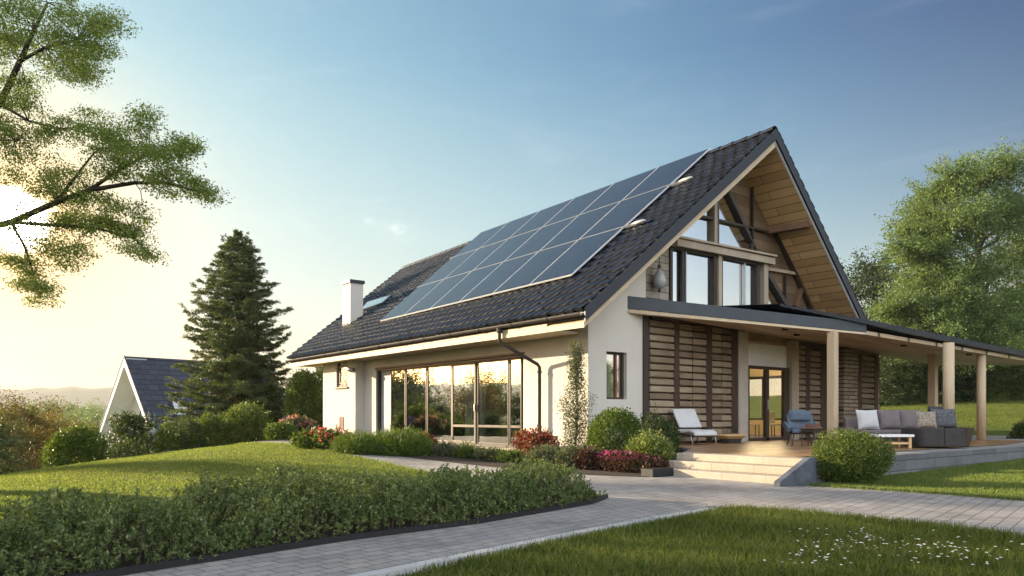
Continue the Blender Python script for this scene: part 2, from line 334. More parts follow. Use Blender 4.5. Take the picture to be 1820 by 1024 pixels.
def tree_meshes(key, trunk, r0, lobes, leaf, per, crad, seed, twigs=.5, cseg=1.0):
    """trunk: points; lobes: (centre, radii, clusters). returns (crown mesh, trunk mesh)"""
    rng = np.random.default_rng(seed); LV = Leaves(); B = MB()
    tp = [np.array(p, float) for p in trunk]; m = len(tp)
    B.tube(tp, [r0*(1-.75*i/(m-1)) for i in range(m)], 9)
    for (c, rr, n) in lobes:
        c = np.array(c, float); rr = np.array(rr, float)
        d = unit(rng.normal(size=(n, 3))); q = rng.random((n, 1))**.42
        d *= lumps(unit(d), rng, 7, .25).reshape(-1, 1)
        pts = c+d*q*rr
        # limb from the trunk towards the lobe
        zt = c[2]-.55*math.hypot(c[0]-tp[-1][0], c[1]-tp[-1][1]); zt = min(max(zt, tp[0][2]+.25*(tp[-1][2]-tp[0][2])), tp[-1][2])
        k = min(range(m), key=lambda i: abs(tp[i][2]-zt)); s0 = tp[k]
        limb = bez(s0, c, .12*np.linalg.norm(c-s0), 6, rng, .06*np.linalg.norm(c-s0)/3)
        rl = r0*(1-.75*k/(m-1))*.55
        B.tube(limb, [rl*(1-.75*i/6) for i in range(7)], 6)
        for p in pts[rng.random(n) < twigs]:
            j = int(rng.integers(2, 7)); B.tube(bez(limb[j], p, .05, 3, rng, .05), [rl*.22, rl*.16, rl*.1, rl*.05], 4, cap=False)
        cluster_leaves(LV, pts, crad*rng.uniform(.7, 1.3, n), per, leaf, rng, out=unit(pts-c))
    return LV.mesh(key+'_crown'), B
def ball_lobes(h, w, z0, k, n, seed, sq=.45):
    rng = np.random.default_rng(seed); out = []
    for i in range(k):
        t = (i+.5)/k; z = z0+(h-z0)*(.12+.8*t); prof = math.sin(PI*(.18+.74*t))**.7
        a = i*2.4+rng.uniform(-.4, .4); r = w*prof*rng.uniform(.35, .62)
        out.append(((r*math.cos(a), r*math.sin(a), z), (w*sq*rng.uniform(.75, 1.2), w*sq*rng.uniform(.75, 1.2), (h-z0)*.17*rng.uniform(.8, 1.25)), n))
    out.append(((0, 0, z0+(h-z0)*.55), (w*.6, w*.6, (h-z0)*.36), n))
    out.append(((.1*w, 0, h*.9), (w*.33, w*.33, h*.12), n//2))
    return out
def plant_tree(name, label, cat, loc, meshes, lmat, bmat, group=None, rz=0, sc=1.0):
    t = thing(name, label, cat, loc, rz, group); t.scale = (sc, sc, sc)
    cm, B = meshes
    if isinstance(B, MB):
        tr = B.build('trunk', bmat, t, smooth=True)
    else: tr = link('trunk', B, bmat, t)
    link('crown', cm, lmat, t); return t, (cm, tr.data)
def shrub(name, label, loc, r, h, n, leaf, mat, seed, rx=None, rz=0, group=None, cat='shrub', flower=None, amp=.5, shape=.5, up=.35, stems=6, core=.72, elong=.6, sprig=1):
    """dome of leaves: r radius across, rx radius along local x, h height"""
    rng = np.random.default_rng(seed); rx = rx or r
    t = thing(name, label, cat, loc, rz, group)
    D = unit(rng.normal(size=(n, 3))); lm = lumps(D, rng, 14, amp, 6)
    q = (1-.42*rng.random(n)**1.6)*lm
    cz = h*shape; sc = np.array([rx, r, 1.0]); sc[:2] *= (.84 if amp >= .3 else 1); q = q*(.94 if amp >= .3 else 1); P = D*q[:, None]*sc
    zz = D[:, 2]*q; P[:, 2] = np.where(zz > 0, cz+zz*(h-cz), cz+zz*cz)
    O = D.copy(); O[:, 2] += up
    LV = Leaves()
    if sprig > 1:
        Pk = np.repeat(P, sprig, 0); Ok = np.repeat(unit(O*.8+rng.normal(size=O.shape)*.45), sprig, 0); k = np.tile(np.arange(sprig), n).reshape(-1, 1)
        P = Pk+Ok*k*leaf*.55; O = Ok*.9+rng.normal(size=Ok.shape)*.55; n = len(P)
    else: O = O*.7+rng.normal(size=O.shape)*.55
    P = P+rng.normal(size=P.shape)*leaf*.6
    P[:, 2] = np.maximum(P[:, 2], .01)
    L = leaf*rng.uniform(.65, 1.3, n); LV.add(*leafquads(P, O, L, L*elong, rng))
    if amp > .1 and elong > .2:
        ns = max(14, n//260); D2 = rng.normal(size=(ns, 3)); D2[:, 2] = np.abs(D2[:, 2])+.25; D2 = unit(D2); l2 = lumps(D2, np.random.default_rng(seed), 14, amp, 6); m2 = 9
        k2 = np.tile(np.linspace(0, 1, m2), ns)[:, None]; ln = np.repeat(rng.uniform(.10, .30, ns), m2)[:, None]
        Q2 = np.repeat(D2*l2[:, None], m2, 0)*(.86+ln*k2)*sc; Q2[:, 2] = np.where(Q2[:, 2] > 0, cz+Q2[:, 2]*(h-cz), cz+Q2[:, 2]*cz); Q2 += rng.normal(size=Q2.shape)*leaf*.25
        LV.add(*leafquads(Q2, np.repeat(D2, m2, 0)*.6+rng.normal(size=Q2.shape)*.7, leaf*rng.uniform(.6, 1.1, len(Q2)), leaf*.5, rng))
    link('foliage', LV.mesh(name), mat, t)
    B = MB()
    for i in range(stems):
        a = rng.uniform(0, 2*PI); u = rng.uniform(.3, .75)
        B.tube(bez((.05*math.cos(a)*rx, .05*math.sin(a)*r, -.05), (u*rx*math.cos(a), u*r*math.sin(a), h*rng.uniform(.45, .8)), .06*h, 4), [.016, .013, .010, .008, .005], 5)
    link_st = B.build('stem', M['bark'], t, smooth=True)
    if flower:
        fm, fn, fs, zmin = flower
        D = unit(rng.normal(size=(fn*4, 3))); D = D[D[:, 2] > zmin][:fn]; lm = 1.02*lumps(D, np.random.default_rng(seed), 14, amp, 6)
        P = D*lm[:, None]*sc; P[:, 2] = np.where(D[:, 2] > 0, cz+D[:, 2]*lm*(h-cz), cz+D[:, 2]*lm*cz)
        FL = Leaves(); Pk = np.repeat(P, 6, 0)+rng.normal(size=(len(P)*6, 3))*fs*.35; Dk = np.repeat(D, 6, 0)*.7+rng.normal(size=(len(P)*6, 3))*.8; Dk[:, 2] += .4
        FL.add(*leafquads(Pk, Dk, fs*rng.uniform(.6, 1.2, len(Pk)), fs*.7, rng)); link('blossom', FL.mesh('blossom'), fm, t)
    return t
def blades(name, inside, bounds, density, hh, ww, mat, seed, kind=True, lean=.35, zoff=0.0):
    rng = np.random.default_rng(seed); x0, y0, x1, y1 = bounds
    n = int((x1-x0)*(y1-y0)*density); X = rng.uniform(x0, x1, n); Y = rng.uniform(y0, y1, n)
    k = inside(X, Y, rng); X = X[k]; Y = Y[k]; n = len(X)
    l, d = ld_of(X, Y)
    Z = G(X, Y)+zoff; P = np.stack([X, Y, Z], 1)
    a = rng.uniform(0, 2*PI, n); S = np.stack([np.cos(a), np.sin(a), np.zeros(n)], 1)
    pn = np.sin(X*1.7+np.sin(Y*2.3)*1.3)*np.sin(Y*1.9+np.sin(X*1.1))
    H = (hh*rng.uniform(.55, 1.25, n)*(1+.25*pn))[:, None]; w = (ww*rng.uniform(.7, 1.3, n))[:, None]
    T = rng.normal(size=(n, 3))*lean; T[:, 2] = 1; T = unit(T); B2 = T.copy(); B2[:, :2] *= 2.3; B2 = unit(B2)
    mid = P+T*H*.55; tip = mid+B2*H*.5
    V = np.stack([P-S*w*.5, P+S*w*.5, mid+S*w*.4, tip, mid-S*w*.4], 1).reshape(-1, 3)
    F = np.arange(n*5).reshape(n, 5)
    o = link(name, nmesh(name, V, F), mat); return o
# polygon test
def inpoly(X, Y, poly):
    c = np.zeros(len(X), bool); n = len(poly)
    for i in range(n):
        x1, y1 = poly[i]; x2, y2 = poly[(i+1) % n]
        k = ((y1 > Y) != (y2 > Y)); xx = (x2-x1)*(Y-y1)/((y2-y1) if y2 != y1 else 1e-9)+x1
        c ^= k & (X < xx)
    return c
# ------------------------------------------------------------------ setting: ground, paving
def make_ground():
    a = list(np.arange(0, 46, .45)); s = .45; v = a[-1]
    while v < 3200: s *= 1.16; v += s; a.append(v)
    ax = np.array([-x for x in a[:0:-1]]+a); n = len(ax)
    X, Y = np.meshgrid(ax+CAM.x+8, ax+CAM.y+8, indexing='ij'); Z = G(X, Y)
    V = np.stack([X, Y, Z], -1).reshape(-1, 3); i = np.arange(n-1)
    I, J = np.meshgrid(i, i, indexing='ij'); b = (I*n+J).ravel()
    me = nmesh('ground', V, np.stack([b, b+n, b+n+1, b+1], 1)); me.polygons.foreach_set('use_smooth', [True]*len(me.polygons))
    return tag(link('ground', me, M['ground']), kind='structure')
make_ground()
def sheet(name, poly, mat, off, cell=.5, thick=0):
    bm = bmesh.new(); vs = [bm.verts.new((p[0], p[1], 0)) for p in poly]; f = bm.faces.new(vs)
    bmesh.ops.triangulate(bm, faces=[f])
    xs = [p[0] for p in poly]; ys = [p[1] for p in poly]
    for ax, lo, hi in ((0, min(xs), max(xs)), (1, min(ys), max(ys))):
        v = lo+cell
        while v < hi:
            co = (v, 0, 0) if ax == 0 else (0, v, 0); no = (1, 0, 0) if ax == 0 else (0, 1, 0)
            bmesh.ops.bisect_plane(bm, geom=bm.verts[:]+bm.edges[:]+bm.faces[:], plane_co=co, plane_no=no); v += cell
    for v in bm.verts: v.co.z = g(v.co.x, v.co.y)+off
    bmesh.ops.recalc_face_normals(bm, faces=bm.faces[:])
    if sum(f.normal.z for f in bm.faces) < 0: bmesh.ops.reverse_faces(bm, faces=bm.faces[:])
    if thick:
        e = [e for e in bm.edges if e.is_boundary]; r = bmesh.ops.extrude_edge_only(bm, edges=e)
        for v in r['geom']:
            if isinstance(v, bmesh.types.BMVert): v.co.z -= thick
    me = bpy.data.meshes.new(name); bm.to_mesh(me); bm.free(); return link(name, me, mat)
def xy(p): return (p.x, p.y)
hedge_edge = [xy(LD(-9.5, -3)), xy(LD(-5.2, 2.4)), xy(gp(250, 1022)), xy(gp(600, 967)), xy(gp(850, 934)), xy(gp(1050, 899)), xy(gp(1078, 888))]
path_near = [(-5.15, -5.2), (-5.0, -2), (-4.75, 1.5), (-4.6, 6), (-4.5, 11.6)]
path_far = [(-3.7, 12.0), (-3.85, 4.8), (-3.5, 2), (-2.9, -1), (-2.55, -2.65), (-1.9, -3.75), (-1.36, -3.75), (-1.36, -6.18), (-1.76, -6.2)]
right_edge = [xy(gp(1440, 866)), xy(gp(1560, 873)), xy(gp(1690, 882)), xy(gp(1820, 893)), xy(LD(9.2, 6.8)), xy(LD(15, -1))]
front_far = [xy(LD(11.5, -3)), xy(LD(7.2, 3.4)), xy(gp(1820, 965)), xy(gp(1660, 943)), xy(gp(1500, 926)), xy(gp(1380, 915)), xy(gp(1310, 911)), xy(gp(1280, 913))]
kerb_line = [xy(gp(1280, 913)), xy(gp(1180, 931)), xy(gp(1030, 961)), xy(gp(760, 1020)), xy(LD(-4.7, .9)), xy(LD(-8, -3))]
pave_poly = hedge_edge+path_near+path_far+right_edge+front_far+kerb_line[1:]
tag(sheet('driveway', pave_poly, M['paving'], .022), kind='structure')
def ribbon(name, line, w, h, mat, off=0):
    B = MB()
    pts = []
    for a, b in zip(line[:-1], line[1:]):
        k = max(1, int(math.dist(a, b)/.4)); pts += [(a[0]+(b[0]-a[0])*i/k, a[1]+(b[1]-a[1])*i/k) for i in range(k)]
    pts.append(line[-1]); rings = []
    for i, p in enumerate(pts):
        q = pts[min(i+1, len(pts)-1)]; o = pts[max(i-1, 0)]; d = Vector((q[0]-o[0], q[1]-o[1], 0)).normalized(); s_ = Vector((-d.y, d.x, 0))
        z = g(*p)+off; c = Vector((p[0], p[1], z)); rings.append([c+s_*w/2-Vector((0, 0, .1)), c+s_*w/2+Vector((0, 0, h)), c-s_*w/2+Vector((0, 0, h)), c-s_*w/2-Vector((0, 0, .1))])
    for i in range(len(rings)-1):
        B.add(rings[i]+rings[i+1], [(0, 4, 5, 1), (1, 5, 6, 2), (2, 6, 7, 3)])
    return B.build(name, mat)
tag(ribbon('kerb', [(p[0]-.03, p[1]+.10) for p in kerb_line], .11, .06, M['kerb']), kind='structure')
tag(ribbon('border_edging', hedge_edge, .05, .075, M['edging']), 'black metal edging strip along the foot of the front hedge', 'garden edging')
tag(ribbon('lawn_edging', right_edge, .04, .05, M['edging']), 'thin dark edging strip between the paved drive and the lawn beside the terrace', 'garden edging')
# soil beds
bed_house = [(-.02, 11.3), (-3.0, 12.2), (-3.72, 12.0), (-3.87, 4.8), (-3.52, 2), (-2.92, -1), (-2.57, -2.65), (-1.92, -3.7), (-1.4, -3.55), (-.7, -3.25), (.95, -2.25), (1.93, -.95), (1.93, -.02), (-.02, -.01)]
tag(sheet('soil_bed', bed_house, M['soil'], .03, .5), kind='structure')
hedge_back = [(-5.25, -4.9), (-6.2, -4.2), (-7.6, -4.0), (-9.3, -4.3), (-11.2, -4.9), (-13.2, -5.9), (-15.6, -7.5), (-18.5, -10)]
hb = [xy(LD(-9.5, -3)), xy(LD(-5.2, 2.4)), xy(gp(250, 1022)), xy(gp(600, 967)), xy(gp(850, 934)), xy(gp(1050, 899)), xy(gp(1076, 889))]
hedge_poly = [(p[0], p[1]) for p in hb]+hedge_back
tag(sheet('hedge_bed', hedge_poly, M['soil'], .018, .5), kind='structure')
# hills far away
def hills():
    V = []; F = []; na = 160; rr = [900, 1150, 1400, 1600, 1900]
    ff = [0, .25, .8, 1, .2]
    for i in range(na+1):
        az = math.radians(-80+150*i/na)          # angle from the view axis
        h = 62+7*math.sin(az*5.0+1.2)+4*math.sin(az*13)+1.8*math.sin(az*37+1)+1.0*math.sin(az*91)
        h *= .55+.45*sst((-math.degrees(az)+5)/40+.2)
        for r, f in zip(rr, ff):
            p = LD(r*math.sin(az), r*math.cos(az)); z = -14+(h+14)*f+ (2.2*math.sin(az*160+r)+1.5*math.sin(az*60+r*.01))*f
            V.append((p.x, p.y, z))
    k = len(rr)
    for i in range(na):
        for j in range(k-1): F.append((i*k+j, i*k+j+1, (i+1)*k+j+1, (i+1)*k+j))
    me = nmesh('hills', V, F); me.polygons.foreach_set('use_smooth', [True]*len(me.polygons))
    return tag(link('hills', me, surf('hill_forest', (.045, .06, .03), .95, .3, .01, .6, .2)), kind='structure')
hills()
# ------------------------------------------------------------------ the house
house = thing('house', 'white rendered house with dark tiled gable roof, timber gable end and covered terrace', 'house')
H = house
E0 = Vector((-1.0, -.9, 3.22)); E1 = Vector((-1.0, 16.0, 3.14)); R0 = Vector((6.48, -.9, 8.95)); R1 = Vector((6.48, 19.9, 8.22))
RN = (R0-E0).cross(E1-E0).normalized()
if RN.z < 0: RN = -RN
def S(s, t, h=0): return E0*(1-s)*(1-t)+E1*s*(1-t)+R0*(1-s)*t+R1*s*t+RN*h
def roof_st(px, py, h=0):
    s, t = .3, .5
    def prj(s, t):
        p = S(s, t, h)-CAM; d = p.dot(FW); return 910+FP*p.dot(RX)/d, 740-FP*p.z/d
    for _ in range(25):
        x, y = prj(s, t); e = 1e-4; xs, ys = prj(s+e, t); xt, yt = prj(s, t+e)
        a, b, c, d = (xs-x)/e, (xt-x)/e, (ys-y)/e, (yt-y)/e; D = a*d-b*c; ex, ey = px-x, py-y
        s += (d*ex-b*ey)/D; t += (-c*ex+a*ey)/D
    return s, t
def roof():
    sl = MB()
    # slab below the tiles
    a = [S(0, 0, -.03), S(1, 0, -.03), S(1, 1, -.03), S(0, 1, -.03)]
    dn = Vector((0, 0, -.17)); sl.hexa([p+dn for p in a]+a)
    ro = sl.build('roof', M['fascia'], H)
    # tiles, each an island of its own inside one mesh
    nr, nt = 27, 57; V = []; F = []; rng = np.random.default_rng(3)
    prof = [(-.02, .012), (.12, .0), (.38, -.004), (.60, .004), (.70, .022), (.84, .034), (.95, .022), (1.04, .012)]
    for r in range(nr):
        t0 = r/nr-.006; t1 = (r+1)/nr+.004
        for k in range(nt+1):
            off = .5*(r % 2); jit = rng.normal(0, .004, 2); hh = rng.normal(0, .005)
            b = len(V)
            for (u, z) in prof:
                s_ = (k-off+u)/nt
                if s_ < -.001: s_ = 0
                if s_ > 1.001: s_ = 1
                V.append(S(s_, t0+jit[0]*.15, z+.0+hh)); V.append(S(s_, t0+jit[0]*.15, z+.082+hh)); V.append(S(s_, min(t1, 1), z+.012))
            for i in range(len(prof)-1):
                o = b+i*3; F.append((o, o+3, o+4, o+1)); F.append((o+1, o+4, o+5, o+2))
    me = bpy.data.meshes.new('roof_tiles'); me.from_pydata([tuple(v) for v in V], [], F); me.update(); link('roof_tiles', me, M['tile'], ro)
    # ridge caps
    B = MB(); n = 46
    for i in range(n):
        p = R0.lerp(R1, i/n); q = R0.lerp(R1, (i+1.06)/n); b = len(B.v); ns = 8
        for (c, rr, up) in ((p, .155, .0), (q, .135, -.01)):
            for j in range(ns+1):
                a = PI*j/ns; B.v.append((c.x+rr*math.cos(a), c.y, c.z+.0+up+rr*.85*math.sin(a)))
        for j in range(ns): B.f.append((b+j, b+j+1, b+ns+2+j, b+ns+1+j))
    B.build('ridge_cap', M['tile'], ro, smooth=True)
    # right-hand slope
    RL = Vector((11.98, -.9, 3.60)); nrm = Vector((RL.z-R0.z, 0, -(RL.x-R0.x))).normalized()
    if nrm.z < 0: nrm = -nrm
    P = lambda s_, t, h: Vector((R0.x+(RL.x-R0.x)*t, -.9+20.8*s_, R0.z+(RL.z-R0.z)*t-.73*s_*(1-t)))+nrm*h
    B = MB(); top = [P(0, 0, -.03), P(1, 0, -.03), P(1, 1, -.03), P(0, 1, -.03)]; bot = [p-nrm*.2 for p in top]; B.hexa(bot+top)
    B.build('timber_soffit', M['soffit'], ro)
    V = []; F = []; nr = 20; nt = 30
    for r in range(nr):
        for k in range(nt):
            b = len(V)
            for (u, z) in prof:
                s_ = (k+u)/nt-.002
                V.append(P(s_, (r+1)/nr+.006, z+.012)); V.append(P(s_, (r+1)/nr+.006, z+.06)); V.append(P(s_, r/nr, z+.012))
            for i in range(len(prof)-1):
                o = b+i*3; F.append((o+3, o, o+1, o+4)); F.append((o+4, o+1, o+2, o+5))
    me = bpy.data.meshes.new('roof_tiles'); me.from_pydata([tuple(v) for v in V], [], F); me.update(); link('roof_tiles', me, M['tile'], ro)
    # verge boards, dark over pale, on both slopes of the gable
    dn = Vector((0, 0, -1))
    for (a, b, sg) in ((E0, R0, 1), (RL, R0, -1)):
        y = Vector((0, -.035, 0))
        o = MB(); o.prism([a+Vector((0, 0, .05)), b+Vector((0, 0, .05)), b+dn*.27, a+dn*.27], (0, -.045, 0)).build('verge_board', M['fascia'], ro)
        if sg > 0:
            o = MB(); o.prism([a+dn*.27, b+dn*.27, b+dn*.47, a+dn*.40], (0, .9+.35, 0)).build('verge_trim', M['tanframe'] if 0 else M['cream'], ro)
        else:
            o = MB(); o.prism([a+dn*.27, b+dn*.27, b+dn*.34, a+dn*.34], (0, .06, 0)).build('verge_trim', M['white'], ro)
    # tile nibs along the right verge
    for i in range(19):
        c = R0.lerp(RL, (i+.5)/19)+nrm*.07; d = (RL-R0).normalized()
        MB().bar(c-d*.07+Vector((0, .05, 0)), c+d*.07+Vector((0, .05, 0)), .16, .12, nrm).build('verge_tile', M['tile'], ro, bevel=.02)
    return ro
ROOF = roof()
# eaves: boxed soffit, fascia, half round gutter, downpipe
MB().box(-.948, .36, 2.84, -.002, 15.9, 2.90).build('eaves_soffit', M['cream'], H)
MB().hexa([(-1.0, .36, 2.82), (-.95, .36, 2.82), (-.95, 15.95, 2.80), (-1.0, 15.95, 2.80), (-1.0, .36, 3.03), (-.95, .36, 3.03), (-.95, 15.95, 2.97), (-1.0, 15.95, 2.97)]).build('eaves_fascia', M['cream'], H)
def gutter():
    B = MB(); n = 10
    for y0, y1, z0, z1 in ((-.88, 7.5, 3.15, 3.11), (7.5, 16, 3.11, 3.07)):
        b = len(B.v)
        for (y, z) in ((y0, z0), (y1, z1)):
            for j in range(n+1):
                a = PI+PI*j/n; B.v.append((-1.075+.075*math.cos(a), y, z+.085*math.sin(a)))
            for j in range(n, -1, -1):
                a = PI+PI*j/n; B.v.append((-1.075+.066*math.cos(a), y, z+.076*math.sin(a)))
        k = 2*(n+1)
        for j in range(k): B.f.append((b+j, b+(j+1) % k, b+k+(j+1) % k, b+k+j))
    go = B.build('gutter', M['gutter'], H, smooth=True)
    for i in range(12):
        y = .2+i*1.35; MB().tube([(-1.075+.08*math.cos(PI+PI*j/8), y, 3.145-.0047*y+.092*math.sin(PI+PI*j/8)) for j in range(9)], .009, 5).build('gutter_bracket', M['gutter'], go, smooth=True)
gutter()
yd = 1.62
dp = MB(); dp.tube([(-1.07, 2.1, 3.08), (-1.07, 2.1, 2.78), (-1.04, 2.08, 2.70), (-.20, yd+.03, 2.18), (-.15, yd, 2.10), (-.15, yd, .9), (-.15, yd, -.1)], .045, 12)
DP = dp.build('downpipe', M['gutter'], H, smooth=True)
MB().lathe([(.045, 0), (.075, .02), (.075, .12), (.05, .14)], (-1.07, 2.1, 2.95), 12).build('pipe_outlet', M['gutter'], DP)
for z in (1.95, .55): MB().lathe([(.052, 0), (.06, .01), (.06, .05), (.052, .06)], (-.15, yd, z), 12).build('pipe_clip', M['gutter'], DP); 
# left facade (wall x 0..0.32), opening for the big sliding window, then the projecting bay
OY0, OY1, OZ1 = W(930, 700, X=0).y, W(668, 700, X=0).y, 2.5
f = MB(); f.box(0, .0, -.6, .32, OY0, 3.05).box(0, OY1, -.6, .32, 11.5, 3.05).box(0, OY0, OZ1, .32, OY1, 3.05).box(0, OY0, -.6, .32, OY1, -.02)
f.build('wall', M['stucco'], H)
BY0, BY1, BX = 11.5, 14.2, -.35
wy0, wy1 = W(618, 660, X=BX).y, W(598, 660, X=BX).y; wz0, wz1 = 1.92, 3.0
f = MB(); f.box(BX, BY0, -1.2, .3, wy0, 2.95).box(BX, wy1, -1.2, .3, BY1, 2.95).box(BX, wy0, -1.2, .3, wy1, wz0).box(BX, wy0, wz1-.06, .3, wy1, 2.95)
f.build('bay_wall', M['stucco'], H)
def rect_frame(B, axis, fixed, a0, a1, z0, z1, w, d):
    # frame of width w in the plane axis=fixed, from a0..a1 and z0..z1, depth d
    def bx(p0, p1, q0, q1):
        if axis == 'X': B.box(fixed, p0, q0, fixed+d, p1, q1)
        else: B.box(p0, fixed, q0, p1, fixed+d, q1)
    bx(a0, a0+w, z0, z1); bx(a1-w, a1, z0, z1); bx(a0+w, a1-w, z1-w, z1); bx(a0+w, a1-w, z0, z0+w); return B
wn = rect_frame(MB(), 'X', BX+.05, wy0+.002, wy1-.002, wz0+.002, wz1-.064, .09, .09)
wn = wn.build('window', M['stile'], H, bevel=.006); tag(wn, 'small upright window with dark wooden frame')
MB().box(BX+.09, wy0+.07, wz0+.07, BX+.1, wy1-.07, wz1-.12).build('pane', M['pane'], wn)
MB().box(BX-.07, wy0-.07, wz0-.05, BX+.06, wy1+.07, wz0+.002).build('sill', M['bronze'], wn, bevel=.006)
b = rect_frame(MB(), 'X', BX+.06, wy0+.13, wy1-.13, wz0+.13, wz1-.30, .05, .06); b.box(BX+.062, wy0+.1, wz1-.36, BX+.115, wy1-.1, wz1-.30); b.build('sash', M['bronze'], wn)
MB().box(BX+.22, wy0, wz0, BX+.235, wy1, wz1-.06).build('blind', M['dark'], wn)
vg = MB(); vy, vz = W(607.5, 750, X=BX).y, .6
rect_frame(vg, 'X', BX-.02, vy-.17, vy+.17, vz-.23, vz+.23, .03, .03)
for i in range(6): vg.box(BX-.014, vy-.14, vz-.19+i*.066, BX-.004, vy+.14, vz-.155+i*.066)
for i in range(3): vg.box(BX-.017, vy-.10+i*.09, vz-.2, BX-.008, vy-.08+i*.09, vz+.2)
tag(vg.build('air_vent', M['rust'], H), 'small rust coloured grille low on the bay')
# sliding window wall
sw = MB(); rect_frame(sw, 'X', .06, OY0+.003, OY1-.003, -.017, OZ1-.003, .07, .16)
SW = sw.build('sliding_window', M['brownmetal'], H, bevel=.005); tag(SW, 'wide sliding window wall with bronze frames')
MB().box(-.02, OY0-.06, OZ1-.0, .1, OY1+.04, OZ1+.05).build('lintel_flashing', M['brownmetal'], SW)
MB().box(-.06, OY0-.05, -.07, .15, OY1, -.022).build('sill', M['step'], SW)
def fy(px): return W(px, 700, X=.12).y
pk0, pk1 = fy(692), OY1-.08
MB().box(.17, pk0, .05, .20, pk1, OZ1-.08).build('side_panel', surf('grey_panel', (.36, .37, .37), .6, .05, 3, .05, 40), SW)
xs = [694, 721, 759, 804, 848, 905, 928]
ys_ = [fy(x) for x in xs]
for i in range(6):
    a, b_ = ys_[i+1]+.02, ys_[i]-.02; xo = .075 if i == 3 else .11
    fr = rect_frame(MB(), 'X', xo, a, b_, .055, OZ1-.075, .042 if i != 3 else .07, .05)
    if i in (3, 4, 5): fr.box(xo, a+.05, .53, xo+.045, b_-.05, .60)
    fo = fr.build('window_leaf', M['bronze'] if i != 3 else surf('leaf_frame', (.15, .125, .09), .6, .1, 3, .1, 40), SW, bevel=.005)
    MB().box(xo+.02, a+.04, .09, xo+.026, b_-.04, OZ1-.11).build('pane', M['pane'], fo)
    if i == 3: MB().box(xo-.03, a+.02, 1.0, xo, a+.045, 1.2).build('handle', M['alu'], fo)
# room behind the big window
rm = MB(); rm.box(.33, .4, -.05, 9, 15, 0.0); rm.build('room_floor', M['floor'], H)
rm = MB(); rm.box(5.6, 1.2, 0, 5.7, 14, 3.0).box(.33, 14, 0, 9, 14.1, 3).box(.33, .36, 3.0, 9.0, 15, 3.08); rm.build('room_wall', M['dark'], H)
rng = np.random.default_rng(5)
def curtain(name, x, y0, y1, z0, z1, amp, mat, par, axis='X', waves=9):
    V = []; F = []; n = 60
    for i in range(n+1):
        u = i/n; o = amp*math.sin(u*waves*2*PI)
        for z in (z0, z1): V.append((x+o, y0+(y1-y0)*u, z) if axis == 'X' else (y0+(y1-y0)*u, x+o, z))
    F = [(2*i, 2*i+2, 2*i+3, 2*i+1) for i in range(n)]
    me = bpy.data.meshes.new(name); me.from_pydata(V, [], F); me.update(); me.polygons.foreach_set('use_smooth', [True]*n); return link(name, me, mat, par)
curtain('curtain', .45, fy(846), fy(812), .03, 2.4, .05, M['curtain'], SW, waves=6)
curtain('curtain', .45, fy(790), fy(770), .03, 2.4, .05, M['dark'], SW, waves=4)
# gable front, white part with the small window
def roofz(x): return E0.z+(R0.z-E0.z)*(x-E0.x)/(R0.x-E0.x)-.235
XW = W(1142, 650, Y=0).x
gx0, gx1 = W(1078, 665, Y=0).x, W(1114, 665, Y=0).x; gz0, gz1 = 1.27, 2.44
T = (0, .3, 0); f = MB(); f.prism([(.321, 0, -.6), (gx0, 0, -.6), (gx0, 0, gz1), (.321, 0, gz1)], T) if 0 else None
f.box(0.321, 0, -.6, gx0, .3, gz1); f.box(gx1, 0, -.6, XW, .3, gz1); f.box(gx0, 0, -.6, gx1, .3, gz0)
f.prism([(0.321, 0, gz1), (XW+.12, 0, gz1), (XW+.12, 0, roofz(XW+.12)-.14), (.321, 0, roofz(.321)-.14)], T)
f.prism([(0, 0.001, 3.05), (.321, 0.001, 3.05), (.321, 0.001, roofz(.321)-.14), (0, .001, roofz(0)-.14)], (0, .3, 0))
f.build('gable_wall', M['stucco'], H)
gw = rect_frame(MB(), 'Y', .1, gx0+.002, gx1-.002, gz0+.002, gz1-.002, .055, .08).build('window', M['stile'], H, bevel=.005); tag(gw, 'small window with dark frame and drawn curtains')
MB().box(gx1-.30, .1, gz0+.05, gx1-.25, .17, gz1-.05).build('mullion', M['rust'], gw)
MB().box(gx0+.05, .14, gz0+.05, gx1-.05, .146, gz1-.05).build('pane', M['pane'], gw)
curtain('curtain', .2, gx0+.03, gx1-.22, gz0+.03, gz1-.03, .018, M['curtain'], gw, 'Y', 7)
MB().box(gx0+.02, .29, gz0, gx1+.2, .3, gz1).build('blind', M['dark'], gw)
# ground floor of the gable under the porch
GX1 = 14.45
def zc(x, y): return 3.47-.028*(x-1.4)+.1*y
DX0, DX1 = W(1324, 700, Y=.1).x, W(1402, 700, Y=.1).x; DZ1 = 2.29
def nx(px): return W(px, 690, Y=0).x
f = MB(); f.box(XW+.0, .12, -.5, DX0, .3, 3.5).box(DX1, .12, -.5, GX1, .3, 3.5).box(DX0, .12, 3.05, DX1, .3, 3.5)
f.build('porch_wall', M['clad'], H)
MB().box(DX0+.02, .10, DZ1+.06, DX1-.02, .2, 3.02).build('door_panel', M['white'], H)
MB().box(GX1, .13, -.5, GX1+.3, 2.6, 3.2).box(GX1, 5.9, -.5, GX1+.3, 15, 3.2).box(GX1, 2.6, -.5, GX1+.3, 5.9, .7).box(GX1, 2.6, 2.45, GX1+.3, 5.9, 3.2).build('side_wall', M['clad'], H)
rw = rect_frame(MB(), 'X', GX1+.1, 2.602, 5.898, .702, 2.448, .07, .1)
for yy in (3.7, 4.8): rw.box(GX1+.105, yy-.035, .77, GX1+.195, yy+.035, 2.38)
rw = rw.build('window', M['stile'], H); tag(rw, 'wide window in the rear side wall seen through the room'); MB().box(GX1+.14, 2.65, .75, GX1+.146, 5.85, 2.4).build('pane', glass('clear_glass', (.97, .97, .95), .02, 1.4), rw)
